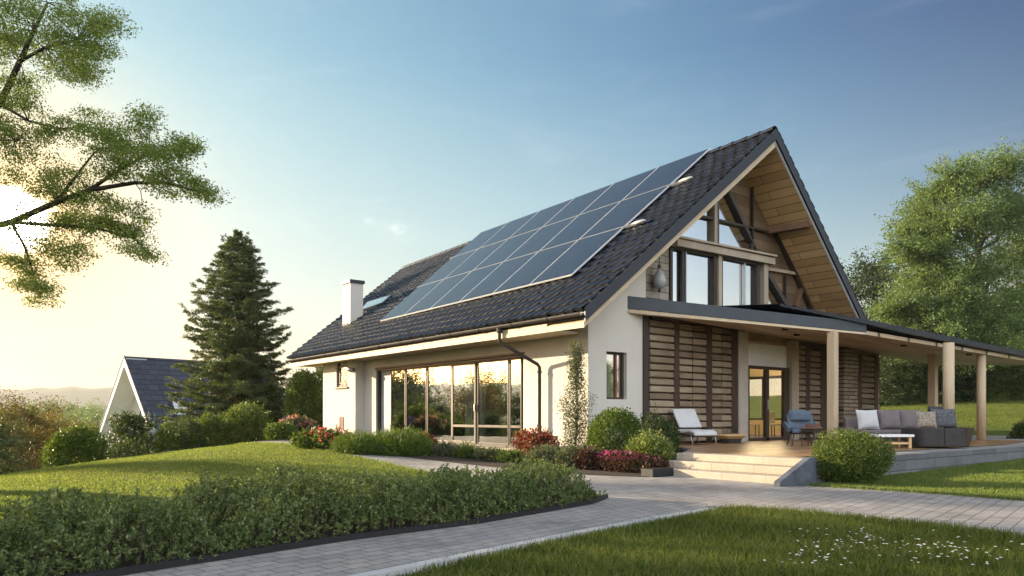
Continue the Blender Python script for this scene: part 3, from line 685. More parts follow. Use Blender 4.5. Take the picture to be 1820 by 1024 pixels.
MB().box(XW+.1, .31, 3.40, 14.4, 15, 3.5).build('upper_floor', M['dark'], H)
# corner post and louvred panels
MB().box(XW, -.06, -.3, XW+.17, .11, 3.47).build('corner_post', M['brownmetal'], H, bevel=.008)
def louvre(px0, px1, z1, mid=None):
    x0, x1 = nx(px0), nx(px1); B = MB(); z = .16; n = 0
    rng = random.Random(px0)
    while z < z1-.1:
        xs = [x0, x1] if not mid else [x0, nx(mid)-.012, nx(mid)+.012, x1]
        for a, b in zip(xs[::2], xs[1::2]):
            j = rng.uniform(-.012, .012); y = -.035+rng.uniform(-.012, .012)
            # rounded board: hexagonal section
            sec = [(.10, .0), (y+.006, .004), (y-.026, .022+j), (y-.012, .148), (y+.008, .160), (.10, .162)]
            vs = [(a, p[0], z+p[1]) for p in sec]+[(b, p[0], z+p[1]+j*.4) for p in sec]
            B.add(vs, [tuple(range(6)), tuple(range(11, 5, -1))]+[((i+1) % 6, i, 6+i, 6+(i+1) % 6) for i in range(6)])
        z += .188
    o = B.build('shutter', M['slat'], H)
    return o
def stile(px0, px1, z1, y0=-.07, parent=None): return MB().box(nx(px0), y0, .125, nx(px1), .11, z1).build('shutter_stile', M['stile'], parent or H, bevel=.006)
sh = louvre(1153, 1195, 3.40); stile(1195, 1204, 3.42, parent=sh)
sh = louvre(1205, 1252, 3.38, 1228); stile(1252, 1262, 3.40, parent=sh)
MB().box(nx(1228)-.012, -.062, .13, nx(1228)+.012, .1, 3.36).build('shutter_rib', M['stile'], sh)
sh = louvre(1263, 1297, 3.34, 1280); stile(1297, 1308, 3.36, parent=sh)
MB().box(nx(1154), -.08, 3.35, nx(1308), .1, 3.46).build('head_beam', M['stile'], H)
MB().box(nx(1308)+.003, -.12, .1, nx(1324)-.003, .118, 3.30).build('stone_pillar', surf('pale_stone', (.47, .42, .35), .85, .15, 3, .5, 25), H, bevel=.012)
MB().box(nx(1403), -.1, .12, nx(1415), .118, 3.2).build('door_jamb', M['tanframe'], H, bevel=.008)
sh = louvre(1416, 1429, 3.1); stile(1429, 1436, 3.12, parent=sh)
sh = louvre(1437, 1455, 3.08); stile(1455, 1462, 3.10, parent=sh)
MB().box(nx(1418), -.075, 3.07, nx(1486), .1, 3.16).build('head_beam', M['stile'], H)
MB().box(nx(1463), -.03, .12, nx(1488)-.003, .1, 3.06).build('side_board', M['stile'], H)
def stone_pier(x0, x1, y0, y1, z0, z1):
    B = MB(); z = z0; r = random.Random(4)
    while z < z1-.02:
        h = min(r.uniform(.10, .19), z1-z); jx = r.uniform(0, .03); jy = r.uniform(0, .035); B.box(x0+jx, y0+jy, z+.004, x1-r.uniform(0, .03), y1, z+h-.004); z += h
    B.box(x0+.04, y0+.05, z0, x1-.04, y1-.001, z1)
    return B.build('stone_pier', M['rough_stone'], H, bevel=.014)
stone_pier(nx(1488), nx(1514), -.25, .118, .12, 3.1)
sh = louvre(1515, 1521, 3.0); stile(1521, 1528, 3.0, parent=sh)
sh = louvre(1529, 1551, 3.0); stile(1551, 1557, 3.0, parent=sh); louvre(1557, 1562, 3.0)
# glazed double door
dr = rect_frame(MB(), 'Y', .0, DX0+.004, DX1-.004, .125, DZ1+.06, .09, .11); xm = W(1362, 700, Y=.05).x; dr.box(xm-.08, .0, .13, xm+.08, .11, DZ1-.03)
xr = W(1391, 700, Y=.05).x; dr.box(xr, -.002, .13, DX1-.09, .10, DZ1-.03)
DR = dr.build('door', M['stile'], H, bevel=.006); tag(DR, 'double glass door with dark timber frame')
for a, b_ in ((DX0+.09, xm-.08), (xm+.08, xr)): MB().box(a, .05, .15, b_, .056, DZ1-.03).build('pane', M['doorpane'], DR)
MB().box(xm-.03, -.05, 1.05, xm-.005, 0, 1.35).build('handle', M['alu'], DR)
# room behind the door, its glow from golden wall colour and added unseen globes
rm = MB(); rm.box(5.75, .32, .02, 13.9, 6, .12); rm.build('room_floor', M['floor'], H)
rm = MB(); rm.box(5.71, 6, .1, 13.9, 6.1, 3.3).box(13.8, .32, .1, 13.9, 2.6, 3.3).box(13.8, 5.9, .1, 13.9, 6, 3.3).box(13.8, 2.6, .1, 13.9, 5.9, .7).box(13.8, 2.6, 2.45, 13.9, 5.9, 3.3).box(5.71, .32, .1, 5.75, 6, 3.3); rm.build('room_wall', surf('room_plaster', (.80, .66, .42), .8, .1, 2, .1, 30), H)
for (px, py, d, r, lab) in ((1342, 640, 25.6, .20, 'added glowing globe, unseen above the left leaf of the glass door'), (1380, 634, 26.6, .20, 'added glowing globe, unseen above the right leaf of the glass door')):
    q = at(px, py, d); t = thing('added_glow_globe', lab, 'lamp', q, group='added glow globes inside the house')
    MB().lathe([(.01, -r)]+[(r*math.sin(a), -r*math.cos(a)) for a in np.linspace(.2, PI-.2, 9)]+[(.01, r)], n=16).build('globe', M['lamp'], t, smooth=True)
    MB().tube([(0, 0, r), (0, 0, 3.28-q.z)], .008, 6).build('cord', M['metal'], t)
for (px, d, rz, lab) in ((1374, 25.3, -.4, 'pale dining chair seen through the right leaf of the glass door'), (1336, 25.8, .9, 'pale dining chair seen through the left leaf of the glass door')):
    q = at(px, 740, d); t = thing('dining_chair', lab, 'chair', (q.x, q.y, .122), rz, 'dining chairs inside the house')
    MB().box(-.22, -.22, .42, .22, .22, .47).build('seat', M['palefab'], t, bevel=.015); MB().box(-.21, .19, .50, .21, .225, .88).build('backrest', M['palefab'], t, bevel=.015)
    for a in (-1, 1):
        for c_ in (-1, 1): MB().tube([(a*.19, c_*.19, 0), (a*.18, c_*.19, .42)], .016, 6).build('leg', M['stile'], t)
# ------------------------------------------------------------------ glazed upper gable, set back
GY = .4
def Q(px, py, y=GY): return W(px, py, Y=y)
up = MB().prism([Q(1146, 400), Q(1146, 600), Q(1191, 600), Q(1191, 400)], (0, .25, 0)).build('stone_wall', M['stone'], H)
up.data.transform(Matrix())
# reveal that closes the recess on the left
MB().prism([(XW+.12, .301, 3.45), (XW+.12, GY, 3.45), (XW+.12, GY, roofz(XW)-.15), (XW+.12, .301, roofz(XW)-.15)], (-.15, 0, 0)).build('reveal', M['stucco'], H)
def gbar(p, q, w, d, mat, par, name='mullion', y=GY, fwd=0):
    return MB().bar(Q(*p, y)+Vector((0, -fwd, 0)), Q(*q, y)+Vector((0, -fwd, 0)), d, w, (Q(*q, y)-Q(*p, y)).cross(Vector((0, 1, 0)))).build(name, mat, par, bevel=.006)
def gpane(pts, mat, par, y=GY+.06, name='pane'): return MB().prism([Q(*p, y) for p in pts], (0, .012, 0)).build(name, mat, par)
# lower windows
w1 = MB()
for p, q, w in (((1191, 440), (1191, 560), .10), ((1269, 452), (1269, 560), .12)): w1.bar(Q(*p), Q(*q), w, .12, (0, 1, 0))
w1.bar(Q(1191, 440), Q(1269, 455), .12, .09)
w1 = w1.build('window', M['brownmetal'], H, bevel=.006); tag(w1, 'wide upper window beside the stone')
gpane([(1190, 440), (1190, 560), (1270, 560), (1270, 455)], M['skypane'], w1)
gbar((1212.5, 440), (1212.5, 560), .10, .08, M['brownmetal'], w1); gbar((1217.5, 440), (1217.5, 560), .035, .1, M['alu'], w1)
w2 = MB()
for p, q, w in (((1281, 455), (1281, 560), .06), ((1345, 468), (1345, 560), .14)): w2.bar(Q(*p), Q(*q), w, .12, (0, 1, 0))
w2.bar(Q(1281, 457), Q(1345, 470), .12, .09)
w2 = w2.build('window', M['brownmetal'], H, bevel=.006); tag(w2, 'upper window nearer the timber side')
gpane([(1280, 455), (1280, 560), (1346, 560), (1346, 468)], M['skypane'], w2)
gbar((1322.5, 460), (1322.5, 560), .05, .08, M['alu'], w2)
gb = gbar((1275, 450), (1275, 570), .16, .22, M['tanframe'], H, 'window_post'); gb = gbar((1356, 465), (1356, 570), .22, .24, M['tanframe'], H, 'window_post')
gbar((1192, 433), (1366, 467), .20, .32, M['tanframe'], H, 'crossbeam', fwd=.08); gbar((1190, 424), (1366, 458), .06, .42, M['tanframe'], H, 'crossbeam_cap', fwd=.1)
# upper triangle
tri = thing('gable_window', None, None); del_keys = 0
tri.parent = H; tag(tri, 'triangular glazing under the gable peak')
gpane([(1190, 430), (1352, 462), (1290, 335), (1288, 300)], M['skypane'], tri)
gbar((1270, 340), (1270, 448), .20, .16, M['tanframe'], tri, 'mullion'); gbar((1272.5, 340), (1272.5, 448), .05, .2, M['metal'], tri, 'mullion')
gbar((1190, 372), (1366, 413), .07, .12, M['bronze'], tri, 'transom'); gbar((1189, 338), (1356, 462), .0001, .0001, M['bronze'], tri) if 0 else None
gbar((1288, 330), (1330, 418), .11, .12, M['metal'], tri, 'rafter'); gbar((1330, 418), (1352, 462), .05, .1, M['metal'], tri, 'rafter')
gbar((1337, 310), (1337, 458), .055, .1, M['bronze'], tri, 'mullion')
# timber side of the gable wall
def roofx_right(z): return R0.x+(R0.z-.33-z)*(12.4-R0.x)/(R0.z-3.19)
zl = 3.5; pts = [Q(1352, 462, GY+.08)]
pk = Vector((R0.x+.05, GY+.08, R0.z-.36)); a = Q(1289, 333, GY+.08)
MB().prism([a, Vector((R0.x-.55, GY+.08, roofz(R0.x-.55)-.12)), pk, Vector((roofx_right(zl), GY+.08, zl)), Vector((Q(1352, 462).x, GY+.08, zl)), Q(1352, 462, GY+.08)], (0, .1, 0)).build('timber_gable', planks('dark_timber', (.15, .095, .055), (.26, .175, .105), .3, (-PI/2, 0, 0), along=2.5), H)
gpane([(1366, 492), (1366, 560), (1404, 560)], M['skypane'], H, GY+.05, 'corner_pane')
gbar((1364, 488), (1404, 556), .16, .14, M['metal'], H, 'brace'); gbar((1361, 478), (1426, 489), .10, .12, M['tanframe'], H, 'rail')
gbar((1395, 490), (1395, 560), .04, .1, M['bronze'], H, 'mullion')
gbar((1432, 493), (1413, 545), .12, .14, M['beam'], H, 'brace'); gbar((1432, 493), (1458, 560), .09, .12, M['stile'], H, 'brace')
gbar((1329, 304), (1446, 560), .10, .16, M['stile'], H, 'rafter')
# purlin ends that carry the overhang
for px0, py0 in ((1366, 410), (1426, 491)):
    p = Q(px0, py0); MB().bar(p+Vector((0, .1, 0)), p+Vector((.35, -1.15, .02)), .22, .2).build('purlin', M['beam'], H, bevel=.01)
p = Q(1466, 550); MB().bar(p+Vector((0, .0, -.3)), p+Vector((0, -.2, .3)), .18, .16, (0, 1, 0)).build('purlin', M['beam'], H, bevel=.01)
# back and floor of the loft so that the panes look into a dark room
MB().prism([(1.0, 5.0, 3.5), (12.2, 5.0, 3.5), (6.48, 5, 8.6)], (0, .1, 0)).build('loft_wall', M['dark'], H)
# north gable
MB().prism([(0, 14.9, -1), (14.4, 14.9, -1), (14.4, 14.9, 3.0), (12, 14.9, 3.3), (6.48, 14.9, 8.1), (0, 14.9, 3.2)], (0, .1, 0)).build('rear_gable', M['stucco'], H)
# ------------------------------------------------------------------ chimney, skylight on the roof
s_, t_ = roof_st(627, 573); c = S(s_, t_)
ch = MB().box(c.x-.28, c.y-.36, c.z-.6, c.x+.28, c.y+.36, c.z+1.52).build('chimney', M['stucco'], H, bevel=.01)
MB().box(c.x-.33, c.y-.41, c.z+1.52, c.x+.33, c.y+.41, c.z+1.65).build('chimney_cap', M['fascia'], ch, bevel=.01)
q = [roof_st(*p) for p in ((640, 558), (684, 543), (700, 528), (655, 541))]
sk = MB(); P0 = [S(s, t, .0) for s, t in q]; sk.hexa(P0+[S(s, t, .13) for s, t in q]); sk = sk.build('skylight', M['fascia'], H); tag(sk, 'skylight beside the chimney')
cen = sum(P0, Vector())/4
MB().prism([cen+(S(s, t)-cen)*.86+RN*.134 for s, t in q], RN*.006).build('pane', glass('roof_glass', (.25, .4, .45), .3), sk)
# ------------------------------------------------------------------ solar panels: three rows of six, each a thing
cor = [roof_st(*p, h=.16) for p in ((675, 570), (1015, 488), (1262, 263), (855, 413))]
def PS(u, v):                                   # u 0..1 from the far end to the gable, v 0..1 upwards
    a = [S(s, t, .16) for s, t in cor]; return a[0]*(1-u)*(1-v)+a[1]*u*(1-v)+a[2]*u*v+a[3]*(1-u)*v
NC = 6; PALU = surf('panel_frame', (.74, .74, .73), .4, .05, 4, .03, 60, metal=.2)
ordn = ['first', 'second', 'third', 'fourth', 'fifth', 'sixth']; rown = ['bottom', 'middle', 'top']
for r in range(3):
    for k in range(NC):
        u0, u1, v0, v1 = k/NC, (k+1)/NC, r/3, (r+1)/3; p = [PS(u0, v0), PS(u1, v0), PS(u1, v1), PS(u0, v1)]; o = (p[0]+p[1]+p[2]+p[3])/4
        t = thing('solar_panel', f"dark blue solar panel, {ordn[NC-1-k]} from the gable end in the {rown[r]} row", 'solar panel', o, group='solar panels on the tiled roof')
        n = (p[1]-p[0]).cross(p[3]-p[0]).normalized()
        if n.z < 0: n = -n
        e = (p[1]-p[0]).normalized(); f_ = (p[3]-p[0]).normalized(); mV = .012 if k else .0; mg = .007
        c4 = [p[0]-o+e*mg+f_*mg, p[1]-o-e*mg+f_*mg, p[2]-o-e*mg-f_*mg, p[3]-o+e*mg-f_*mg]
        B = MB(); B.hexa([x-n*.04 for x in c4]+c4); B.build('frame', PALU, t)
        b = .014; i4 = [c4[0]+e*b+f_*b, c4[1]-e*b+f_*b, c4[2]-e*b-f_*b, c4[3]+e*b-f_*b]
        me = bpy.data.meshes.new('glass_face'); me.from_pydata([tuple(x+n*.003) for x in i4], [], [(0, 1, 2, 3)]); me.update()
        uv = me.uv_layers.new(); 
        for li, w_ in zip(range(4), ((0, 0), (1, 0), (1, 1), (0, 1))): uv.data[li].uv = w_
        if me.polygons[0].normal.dot(n) < 0: me.flip_normals()
        link('glass_face', me, M['cells'], t)
for i, v in enumerate((1/3, 2/3)):
    a, b = PS(-.01, v), PS(1.05, v); n = RN
    t = thing('mounting_rail', ['lower', 'upper'][i]+' pale mounting rail with rounded end sticking out of the solar panel rows', 'rail', (a+b)/2, group='rails of the solar panels')
    B = MB(); o = (a+b)/2; B.bar(a-o-n*.02, b-o-n*.02, .05, .06, n); B.build('rail', M['alu'], t)
    c = PS(1.055, v)-o; B = MB(); B.tube([c-(b-a).normalized()*.30, c-(b-a).normalized()*.1, c+(b-a).normalized()*.12, c+(b-a).normalized()*.2], [.03, .06, .055, .02], 10); B.build('end_cap', M['alu'], t, smooth=True)
# ------------------------------------------------------------------ porch: canopy, ceiling, roof sheet, posts
P0 = Vector((1.40, 0, 0)); P1 = Vector((6.74, -3.29, 0)); P2 = Vector((17.5, -4.35, 0))
plan = [(1.40, .115), (1.40, 0), (6.74, -3.29), (17.5, -4.35), (21, .6), (14.8, .6), (14.8, .115)]
B = MB(); B.prism([(x, y, zc(x, y)) for x, y in plan], (0, 0, .10)); PR = B.build('porch_roof', M['ceiling'], H)
# dark deep fascia along the slanting front edge
B = MB(); B.hexa([(1.36, .0, 3.55), (6.80, -3.35, 3.03), (6.86, -3.25, 3.03), (1.42, .10, 3.55), (1.36, 0, 3.87), (6.80, -3.35, 3.30), (6.86, -3.25, 3.30), (1.42, .10, 3.87)])
B.build('fascia', M['canopy'], PR, bevel=.01)
B = MB(); B.hexa([(1.36, -.03, 3.44), (6.72, -3.36, 2.975), (6.86, -3.14, 2.975), (1.50, .1, 3.44), (1.36, -.03, 3.52), (6.76, -3.35, 3.03), (6.86, -3.14, 3.03), (1.50, .1, 3.52)])
B.build('edge_board', M['cream'], PR, bevel=.008)
B = MB(); B.prism([(1.40, .11, 3.80), (1.40, 0.02, 3.80), (6.80, -3.29, 3.26), (14, -3.5, 3.0), (14, .11, 3.2)], (0, 0, .03)); B.build('flashing', M['canopy'], PR)
# corrugated roof sheet
def sheet_roof():
    A = Vector((4.78, -2.12, 3.70)); Bp = Vector((6.80, -3.47, 3.30)); Cp = Vector((18.0, -4.62, 2.74)); n = 260
    edge = []; L1 = (Bp-A).length; L2 = (Cp-Bp).length
    for i in range(n+1):
        s = (L1+L2)*i/n; edge.append(A.lerp(Bp, s/L1) if s < L1 else Bp.lerp(Cp, (s-L1)/L2))
    V = []; F = []
    for i, p in enumerate(edge):
        w = .022*math.sin(i*PI/2)
        th = .02+.10*min(1, i/n*3.2)
        for (fy_, dz) in ((0, 0), (.3, .03), (1, .14)):
            q = p.lerp(Vector((p.x+.6, .72, p.z+.32)), fy_) if fy_ else p
            V.append((q.x, q.y, q.z+w*(1 if fy_ < 1 else .5)+.03))
        V.append((p.x, p.y+.01, p.z+w*.3-th)); V.append((p.x+.1, p.y+.35, p.z-th*.9+.01))
    for i in range(n):
        a = i*5; F += [(a+1, a, a+5, a+6), (a+2, a+1, a+6, a+7), (a, a+3, a+8, a+5), (a+3, a+4, a+9, a+8)]
    me = bpy.data.meshes.new('roof_sheet'); me.from_pydata(V, [], F); me.update(); link('roof_sheet', me, M['fascia'], PR)
sheet_roof()
for (px, py) in ((1395, 584), (1416, 594), (1606, 613), (1722, 629)):
    p = W(px, py, z=3.0)
    for _ in range(6): p = W(px, py, z=zc(p.x, p.y))
    MB().lathe([(.085, -.05), (.085, .0)], (p.x, p.y, p.z), 14).build('spotlight', M['brownmetal'], PR)
def post(x, y, w, round_=False, lab=None):
    B = MB(); z0, z1 = .121, zc(x, y)+.01
    if round_: B.lathe([(w/2, z0), (w/2, z1)], (x, y, 0), 24)
    else: B.box(x-w/2, y-w/2, z0, x+w/2, y+w/2, z1)
    o = B.build('porch_post', M['post'], H, smooth=False, bevel=0 if round_ else .012)
    if round_: o.data.polygons.foreach_set('use_smooth', [len(p.vertices) == 4 for p in o.data.polygons])
    return tag(o, lab)
post(6.02, -2.85, .21, lab='square cream post at the top of the steps')
p = W(1744, 782, z=.12); post(p.x, p.y, .25, True, 'round post at the outer corner of the terrace')
p = LD(.5808*20.2, 20.2); post(p.x, p.y, .28, True, 'thick round post behind the cushions'); p = LD(.5599*25.5, 25.5); post(p.x, p.y, .24, False, 'slim square post by the rear lawn')
# ------------------------------------------------------------------ terrace and steps
tp = [(1.94, .11), (1.94, -1.0), (.9, -2.3), (-.72, -3.3), (-.72, -6.2), (22.5, -6.3), (22.5, 1.2), (14.6, 1.2), (14.6, .11)]
tag(MB().prism([(x, y, -.9) for x, y in tp], (0, 0, 1.0)).build('terrace', M['plinth'], bevel=.01), kind='structure')
def pave_sheet(name, poly, z, mat): 
    me = bpy.data.meshes.new(name); me.from_pydata([(x, y, z) for x, y in poly], [], [tuple(range(len(poly)))]); me.update()
    if me.polygons[0].normal.z < 0: me.flip_normals()
    return tag(link(name, me, mat), kind='structure')
pave_sheet('terrace_paving', [(-.715, -6.19), (22.49, -6.29), (22.49, 1.19), (14.61, 1.19), (14.61, .1), (1.95, .1), (1.95, -1.005), (.905, -2.305), (-.715, -3.305)], .104, M['concrete'])
pave_sheet('deck', [(-.42, -5.55), (9.6, -5.6), (13.6, -4.9), (13.6, -.2), (13.6, .09), (2.0, .09), (2.0, -1.02), (.95, -2.33), (-.42, -3.2)], .118, M['deck'])
st = thing('garden_steps', 'three wide pale stone steps up to the wooden terrace', 'steps', (-1.3, -4.8, -.3))
for i, (x0, x1, z1) in enumerate(((-1.36, -1.04, -.155), (-1.04, -.73, -.015))):
    MB().box(x0+1.3, -6.10+4.8, -.4, (-.74)+1.3, -3.3+4.8, z1+.3).build('step', M['step'], st, bevel=.015) if i == 0 else MB().box(x0+1.3, -6.10+4.8, -.14+.285, -.74+1.3, -3.3+4.8, z1+.3).build('step', M['step'], st, bevel=.015)
MB().box(-.78+1.3, -6.10+4.8, .286, -.35+1.3, -3.3+4.8, .125+.3).build('step', M['step'], st, bevel=.015)
MB().prism([(-1.78+1.3, -6.22+4.8, -.1), (-.70+1.3, -6.22+4.8, -.1), (-.70+1.3, -6.22+4.8, .46), (-.88+1.3, -6.22+4.8, .46), (-1.78+1.3, -6.22+4.8, .10)], (0, .115, 0)).build('cheek_wall', surf('dark_slate', (.085, .095, .115), .7, .35, 4, .4, 25), st, bevel=.006)
tag(MB().box(-1.95, -3.72, -.4, -1.365, -3.42, -.13).build('planter_block', M['edging'], bevel=.01), 'low black block closing the flower bed beside the bottom step', 'bed edging')
# ------------------------------------------------------------------ furniture on the terrace
FZ = .12
def slab_curve(B, prof, x0, x1, th):           # prof: list of (y, z) along the upper side; thick sheet of width x0..x1
    n = len(prof); b = len(B.v)
    nor = []
    for i in range(n):
        a = Vector(prof[max(0, i-1)]); c = Vector(prof[min(n-1, i+1)]); d = (c-a).normalized(); nor.append(Vector((-d.y, d.x)))
    for i, p in enumerate(prof):
        q = Vector(p)-nor[i]*th if nor[i].y >= 0 else Vector(p)+nor[i]*th
        B.v += [(x0, p[0], p[1]), (x1, p[0], p[1]), (x1, q.x, q.y), (x0, q.x, q.y)]
    for i in range(n-1):
        o = b+4*i
        for j in range(4): B.f.append((o+j, o+4+j, o+4+(j+1) % 4, o+(j+1) % 4))
    B.f.append((b+3, b+2, b+1, b)[::-1]); o = b+4*(n-1); B.f.append((o, o+1, o+2, o+3)[::-1]); return B
def pillow(w, h, t, n=14, puff=1.0):
    V = []; F = []
    for sgn in (1, -1):
        for i in range(n+1):
            for j in range(n+1):
                u = 2*i/n-1; v = 2*j/n-1; k = max(0, (1-u**4)*(1-v**4))**.55; pin = 1-.07*(1-abs(v))*abs(u)**3-.0; pin2 = 1-.07*(1-abs(u))*abs(v)**3
                V.append((u*w/2*pin, sgn*t/2*k+.004*sgn, v*h/2*pin2))
    m = (n+1)**2
    for s_ in (0, 1):
        for i in range(n):
            for j in range(n):
                a = s_*m+i*(n+1)+j; q = (a, a+n+1, a+n+2, a+1); F.append(q if s_ else q[::-1])
    return V, F
def cushion(label, loc, rx, rz, w, h, t, mat, group=None):
    V, F = pillow(w, h, t); me = bpy.data.meshes.new('cushion'); me.from_pydata(V, [], F); me.update(); me.polygons.foreach_set('use_smooth', [True]*len(F))
    o = link('cushion', me, mat); o.location = loc; o.rotation_euler = (rx, 0, rz); return tag(o, label, 'cushion', group)
p = W(1251, 791, z=FZ)
lc = thing('lounge_chair', 'low lounge chair with pale reclined cushions in front of the louvred wall', 'lounge chair', (p.x, p.y+.28, FZ), -.22)
B = slab_curve(MB(), [(.26, .40), (.10, .37), (-.10, .385), (-.28, .39), (-.40, .345), (-.46, .26)], -.36, .36, .07); B.build('seat', M['palefab'], lc, bevel=.02)
B = slab_curve(MB(), [(.20, .42), (.36, .66), (.50, .90)], -.36, .36, -.07); B.build('backrest', M['palefab'], lc, bevel=.025)
for sx in (-1, 1):
    MB().tube([(sx*.38, -.38, 0), (sx*.38, -.30, .30)], .013, 6).build('leg', M['alu'], lc, smooth=True)
    MB().tube([(sx*.38, .42, 0), (sx*.38, .30, .33)], .013, 6).build('leg', M['metal'], lc, smooth=True)
    MB().tube([(sx*.385, -.42, .26), (sx*.385, .22, .31), (sx*.385, .56, .86)], .015, 6).build('side_frame', M['metal'], lc, smooth=True)
MB().box(-.35, -.36, .2, .35, .24, .29).build('under_frame', M['darkfab'], lc, bevel=.02)
p = W(1300, 783, z=FZ)
p = W(1299, 780, Y=-.62); t = thing('low_table', 'low tan wooden table with black base beside the pale lounge chair', 'table', (p.x, p.y, FZ))
B = MB()
n = 22
ring = lambda k, z: [(k*.46*abs(math.cos(2*PI*i/n))**.6*math.copysign(1, math.cos(2*PI*i/n)), k*.30*abs(math.sin(2*PI*i/n))**.6*math.copysign(1, math.sin(2*PI*i/n)), z) for i in range(n)]
B.v = ring(.72, .12)+ring(1, .20)+ring(1, .245); B.f = [tuple(range(n))[::-1], tuple(range(2*n, 3*n))]+[(j*n+i, j*n+(i+1) % n, (j+1)*n+(i+1) % n, (j+1)*n+i) for j in range(2) for i in range(n)]
B.build('table_top', M['palewood'], t, bevel=.008)
B = MB(); B.v = ring(.62, .0)+ring(.70, .119); B.f = [tuple(range(n))[::-1], tuple(range(n, 2*n))]+[(i, (i+1) % n, n+(i+1) % n, n+i) for i in range(n)]; B.build('base', M['darkfab'], t)
p = W(1436, 793, z=FZ)
ac = thing('armchair', 'blue upholstered shell armchair on thin legs in front of the dark shutters', 'armchair', (p.x+.1, p.y+.22, FZ), -.80)
def shell(w0, w1, z0, z1, y0, y1, n=12, curve=.16, th=.07):
    V = []; F = []
    for side in (0, 1):
        for i in range(n+1):
            for j in range(n+1):
                u = 2*i/n-1; v = j/n; w = (w0*(1-v)+w1*v); rr = 1-.14*max(0, v-.75)/.25*abs(u)**2.0*1.6
                V.append((u*w/2*rr if v > .75 else u*w/2, y0+(y1-y0)*v-curve*u*u*(1-.55*v)+side*th, z0+(z1-z0)*v-(.10*abs(u)**3*max(0, v-.7)/.3)))
    m = (n+1)**2
    for s_ in (0, 1):
        for i in range(n):
            for j in range(n):
                a = s_*m+i*(n+1)+j; q = (a, a+n+1, a+n+2, a+1); F.append(q if not s_ else q[::-1])
    bd = [i*(n+1) for i in range(n+1)]+[n*(n+1)+j for j in range(1, n+1)]+[i*(n+1)+n for i in range(n-1, -1, -1)]+[j for j in range(n-1, 0, -1)]
    for a, b in zip(bd, bd[1:]+bd[:1]): F.append((b, a, a+m, b+m))
    return V, F
def rawmesh(name, VF, mat, par, smooth=True):
    me = bpy.data.meshes.new(name); me.from_pydata(VF[0], [], VF[1]); me.update(); me.polygons.foreach_set('use_smooth', [smooth]*len(me.polygons)); return link(name, me, mat, par)
rawmesh('backrest', shell(.60, .62, .42, .90, .20, .36), M['bluefab'], ac)
V, F = pillow(.56, .26, .11); rawmesh('head_cushion', ([(x, y+.20+.0, z+.74) for x, y, z in V], F), M['bluefab'], ac)
B = slab_curve(MB(), [(.24, .43), (.0, .40), (-.2, .42), (-.32, .40)], -.29, .29, .09); B.build('seat', M['bluefab'], ac, bevel=.03)
for sx in (-1, 1):
    B = slab_curve(MB(), [(.26, .60), (.05, .56), (-.18, .50), (-.26, .46)], sx*.36-.04, sx*.36+.04, .14); B.build('armrest', M['bluefab'], ac, bevel=.02)
    for y in (-.24, .24): MB().tube([(sx*.22, y*.7, .33), (sx*.30, y*1.15, 0)], [.018, .011], 7).build('leg', M['metal'], ac, smooth=True)
MB().lathe([(.26, .29), (.34, .33), (.30, .345)], n=20).build('base_shell', M['stile'], ac, smooth=True)
p = W(1462, 794, z=FZ)
t = thing('side_table', 'small brown side table between the blue armchair and the square cream post', 'table', (p.x+.02, p.y+.3, FZ), .1)
MB().box(-.21, -.19, .43, .21, .19, .46).build('table_top', M['beam'], t, bevel=.006); MB().box(-.19, -.17, .36, .19, .17, .41).build('shelf', M['stile'], t)
for sx in (-1, 1):
    for sy in (-1, 1): MB().tube([(sx*.18, sy*.16, 0), (sx*.17, sy*.15, .43)], .013, 6).build('leg', M['metal'], t)
tray = thing('tray', 'small reddish wooden tray standing on the brown side table', 'tray', (p.x+.0, p.y+.26, FZ+.461), .1)
MB().box(-.15, -.11, 0, .15, .11, .012).build('tray_base', M['rust'], tray)
for a in ((-.15, -.11, .012, .15, -.10, .09), (-.15, .10, .012, .15, .11, .09)): MB().box(*a).build('tray_rim', M['rust'], tray)
# sofa
sf = thing('sofa', 'dark grey low sofa by the stone pier with cushions along its back', 'sofa', LD(.5018*19.3, 19.3, FZ), -.62)
MB().box(-.98, -.45, .10, .98, .42, .26).build('seat_frame', M['darkfab'], sf, bevel=.02); MB().box(-.96, -.47, .262, .96, .22, .39).build('seat', M['mauve'], sf, bevel=.045)
MB().hexa([(-.98, .26, .26), (.98, .26, .26), (.98, .46, .26), (-.98, .46, .26), (-.98, .34, .70), (.98, .34, .70), (.98, .50, .70), (-.98, .50, .70)]).build('backrest', M['mauve'], sf, bevel=.04)
for sx in (-1, 1):
    for y in (-.38, .36): MB().box(sx*.9-.03, y-.03, 0, sx*.9+.03, y+.03, .10).build('leg', M['stile'], sf)
def cpx(px, py, y): q = W(px, py, Y=y); return q
for (px, lab, mat, w, dd) in ((1542, 'plain pale grey cushion at the end of the dark sofa', 'palefab', .60, 19.25), (1581, 'mauve cushion between the plain pale one and the other mauve one', 'mauve', .60, 19.42), (1619, 'mauve cushion on the sofa right behind the charcoal armchair', 'mauve', .58, 19.42)):
    q = at(px, 753, dd); cushion(lab, (q.x, q.y, FZ+.39+.255), -.25, -.62 if mat == 'mauve' else -.5, w, .52, .20, M[mat], 'cushions on the terrace seats')
